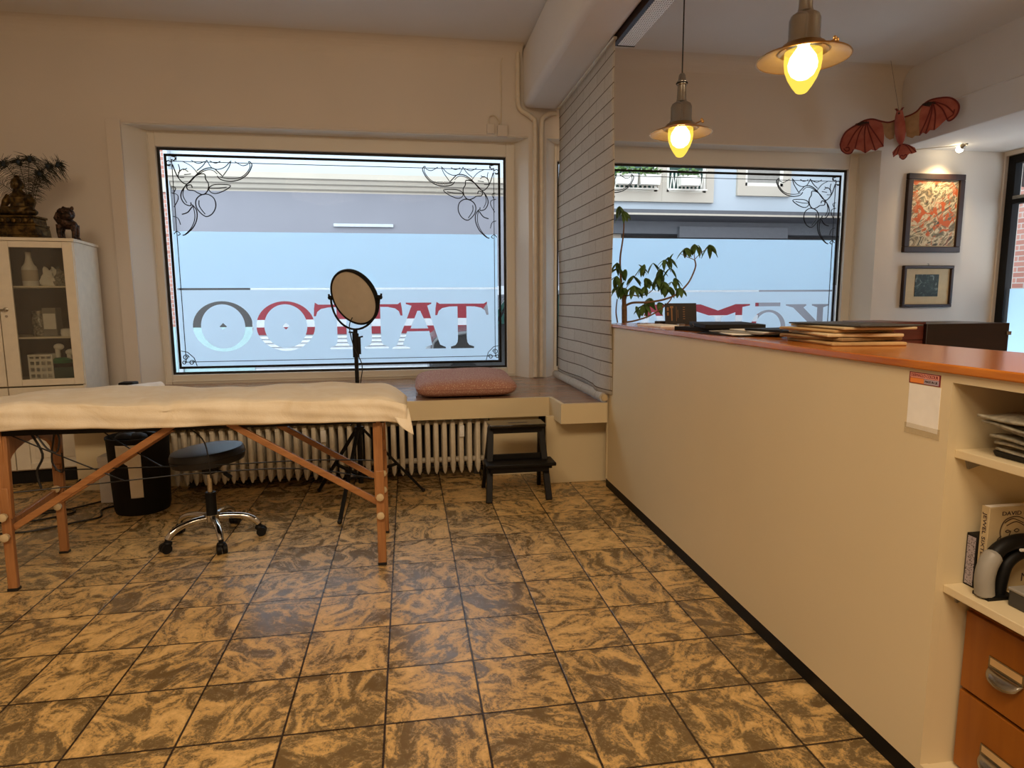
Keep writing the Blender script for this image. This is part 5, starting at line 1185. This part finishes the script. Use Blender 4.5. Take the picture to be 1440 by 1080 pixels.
p = thing('spotlight', 'small lit spotlight on the soffit above the larger picture', 'spotlight', (5.15, 3.50, 2.66))
m = MB(); m.cyl((5.17, 3.46, 2.67), (5.17, 3.46, 2.655), .018, 14); m.tube([(5.17, 3.46, 2.66), (5.16, 3.47, 2.645)], .006, 8); m.build('mount', M['steel'], p)
dv = Vector((-.25, .75, -.6)).normalized(); c0 = Vector((5.155, 3.48, 2.645))
m = MB(); m.tube([c0-dv*.03, c0+dv*.03], [.018, .028], 16, cap=False); m.build('head', M['steel'], p)
m = MB(); m.ball(c0+dv*.026, (.030, .030, .030), 14, 10); m.build('bulb', M['spot_glow'], p)
m = MB(); m.tube(smooth_pts([(5.17,3.46,2.664),(5.05,3.52,2.655),(4.85,3.6,2.645),(4.72,3.69,2.64)], 5), .005, 6); m.build('cable', M['pipe_paint'], p)
sp_ = lamp('spotlight_beam', 'SPOT', (5.16, 3.52, 2.60), 24, (1, .70, .36), spot_size=R(105), spot_blend=.9, shadow_soft_size=.03)
sp_.rotation_euler = (Vector((5.08, 3.74, 2.0)) - Vector(sp_.location)).to_track_quat('-Z', 'Y').to_euler()

# ================================================================ bat kite, hung across the corner
A_ = Vector((4.05, 3.655, 0)); d_ = Vector((.6956, -.7184, 0)); n_ = Vector((-.7184, -.6956, 0))
KP = lambda u, z, o=0: A_ + d_*u + n_*(o-.0) + Vector((0, 0, z))
p = thing('bat_kite', 'red cloth bat kite with spread wings hanging in the upper right corner', 'kite', KP(.46, 2.48))
def kpoly(pts, o0, o1, nm, mat):
    q = MB(); n = len(pts); vs = [KP(u, z, o0) for u, z in pts] + [KP(u, z, o1) for u, z in pts]
    q.vf(vs, [tuple(range(n)), tuple(range(n, 2*n))] + [(i, (i+1) % n, n+(i+1) % n, n+i) for i in range(n)]); q.build(nm, M[mat], p, smooth=False)
UL = [(-.002,2.669),(.014,2.732),(.05,2.784),(.138,2.831),(.189,2.851),(.248,2.851),(.315,2.822)]
kpoly(smooth_pts(UL, 3) + [(.335,2.77),(.345,2.70),(.346,2.603),(.318,2.60),(.286,2.576),(.25,2.592),(.206,2.566),(.166,2.596),(.125,2.612),(.109,2.612),(.092,2.582),(.053,2.583),(.013,2.617)], .000, .004, 'left_wing', 'kite_cloth')
kpoly([(.315,2.822),(.373,2.803),(.419,2.813),(.425,2.70),(.422,2.663),(.39,2.655),(.36,2.68),(.34,2.72),(.335,2.77)], .000, .004, 'wing_inset', 'kite_pale')
UR = [(.617,2.903),(.669,2.935),(.741,2.94),(.807,2.929),(.854,2.894),(.877,2.849),(.871,2.798),(.845,2.758),(.813,2.744),(.799,2.762)]
kpoly(smooth_pts(UR, 3) + [(.775,2.74),(.744,2.707),(.715,2.685),(.685,2.69),(.66,2.662),(.635,2.678),(.612,2.655),(.603,2.74),(.60,2.84)], .000, .004, 'right_wing', 'kite_cloth')
kpoly([(.492,2.828),(.533,2.837),(.579,2.86),(.617,2.903),(.60,2.84),(.603,2.74),(.612,2.655),(.58,2.66),(.559,2.643),(.516,2.665),(.505,2.73)], .000, .004, 'wing_inset', 'kite_pale')
q = MB(); Mb = Matrix((d_, n_, Vector((0,0,1)))).transposed()
q.tube([KP(.478,2.60,.02), KP(.476,2.63,.02), KP(.470,2.70,.022), KP(.460,2.78,.022), KP(.453,2.84,.02), KP(.452,2.88,.018)], [.012,.028,.042,.040,.032,.024], 14)
q.build('body', M['kite_cloth'], p)
q = MB()
for ex in ((-.025, .028), (.022, .03)): q.tube([KP(.452+ex[0]*.4,2.875,.02), KP(.452+ex[0],2.885+ex[1]*.6,.02), KP(.452+ex[0]*1.5,2.875+ex[1],.02)], [.01,.008,.003], 8)
q.build('ear', M['kite_red'], p)
q = MB(); q.ball(KP(.452,2.855,.042), (.011,.011,.011), 8, 6); q.build('eye', M['kite_dark'], p)
kpoly([(.485,2.605),(.455,2.59),(.418,2.545),(.428,2.50),(.448,2.515),(.462,2.523),(.478,2.49),(.504,2.468),(.527,2.49),(.545,2.515),(.567,2.512),(.601,2.522),(.585,2.56),(.54,2.59)], .006, .010, 'tail', 'kite_cloth')
q = MB()
def kl(pts, r_=.0055, o=.006): q.tube([KP(u, z, o) for u, z in smooth_pts(pts, 4)], r_, 6)
kl(UL + [(.373,2.803),(.425,2.812)], .007); kl([(.49,2.828),(.533,2.837),(.579,2.86)] + UR, .007)
kl([(-.002,2.669),(.013,2.617),(.053,2.583),(.092,2.582),(.109,2.612)]); kl([(.03,2.63),(.05,2.605),(.075,2.61),(.07,2.635),(.045,2.635)])
for e_ in ((.06,2.65),(.122,2.62),(.206,2.568),(.286,2.579),(.346,2.606)): kl([(.20,2.84),((.20+e_[0])/2-.012,(2.84+e_[1])/2+.02), e_])
for e_ in ((.613,2.657),(.655,2.665),(.715,2.686),(.80,2.762),(.845,2.80)): kl([(.69,2.92),((.69+e_[0])/2+.012,(2.92+e_[1])/2+.015), e_])
kl([(.80,2.762),(.82,2.775),(.84,2.79),(.846,2.83)])
for e_ in ((.425,2.52),(.455,2.515),(.567,2.515),(.598,2.522)): kl([(.485,2.605),((.485+e_[0])/2,(2.605+e_[1])/2+.02), e_], .004, .012)
kl([(.475,2.495),(.49,2.51),(.505,2.50),(.52,2.512),(.53,2.495),(.505,2.472),(.475,2.495)], .004, .012)
q.build('spar', M['kite_red'], p)
q = MB()
for (u, z, w) in ((.175,2.835,.06), (.67,2.915,.055)): 
    for k in range(9): q.tube([KP(u-w+.2*w*k+.0, z+.006-abs(k-4)*.003, .006), KP(u-w*.75+.19*w*k, z-.035+abs(k-4)*.004, .006)], [.011,.002], 5)
q.build('shoulder_fringe', M['kite_dark'], p)
m = MB(); m.tube([KP(.45,2.86,0), (4.38, 3.5, 3.36)], .0012, 5); m.build('string', M['cable_black'], p)

# ================================================================ pictures
def picture(x0, x1, z0, z1, fw, label, art, inset=None):
    p = thing('framed_picture', label, 'picture', ((x0+x1)/2, 3.70, z0), 'framed pictures on the pier'); q = MB()
    for (a, c_, e, g) in ((x0, x1, z1-fw, z1), (x0, x1, z0, z0+fw), (x0, x0+fw, z0+fw, z1-fw), (x1-fw, x1, z0+fw, z1-fw)): q.box(a, c_, 3.682, 3.72, e, g)
    q.build('frame', M['frame_wood'], p, bevel=.006, seg=3)
    q = MB(); q.box(x0+fw-.003, x1-fw+.003, 3.704, 3.712, z0+fw-.003, z1-fw+.003); q.build('backing', M['mat_board'], p, smooth=False)
    i = inset or (.008, .008, .008, .008)
    q = MB(); q.box(x0+fw+i[0], x1-fw-i[1], 3.700, 3.705, z0+fw+i[2], z1-fw-i[3]); q.build('artwork', M[art], p, smooth=False)
    return p
picture(4.805, 5.42, 1.712, 2.446, .055, 'larger picture in a dark ornate frame with orange and grey swirls', 'picture_swirl')
pp = picture(4.828, 5.376, 1.186, 1.588, .03, 'smaller dark-framed picture with a black-green block on a tan mount', 'picture_dark', (.11, .12, .075, .055))
m = MB(); m.tube([(5.10, 3.70, 1.588), (5.10, 3.695, 1.60), (5.10, 3.71, 1.606)], .004, 6); m.build('hanger', M['steel'], pp)
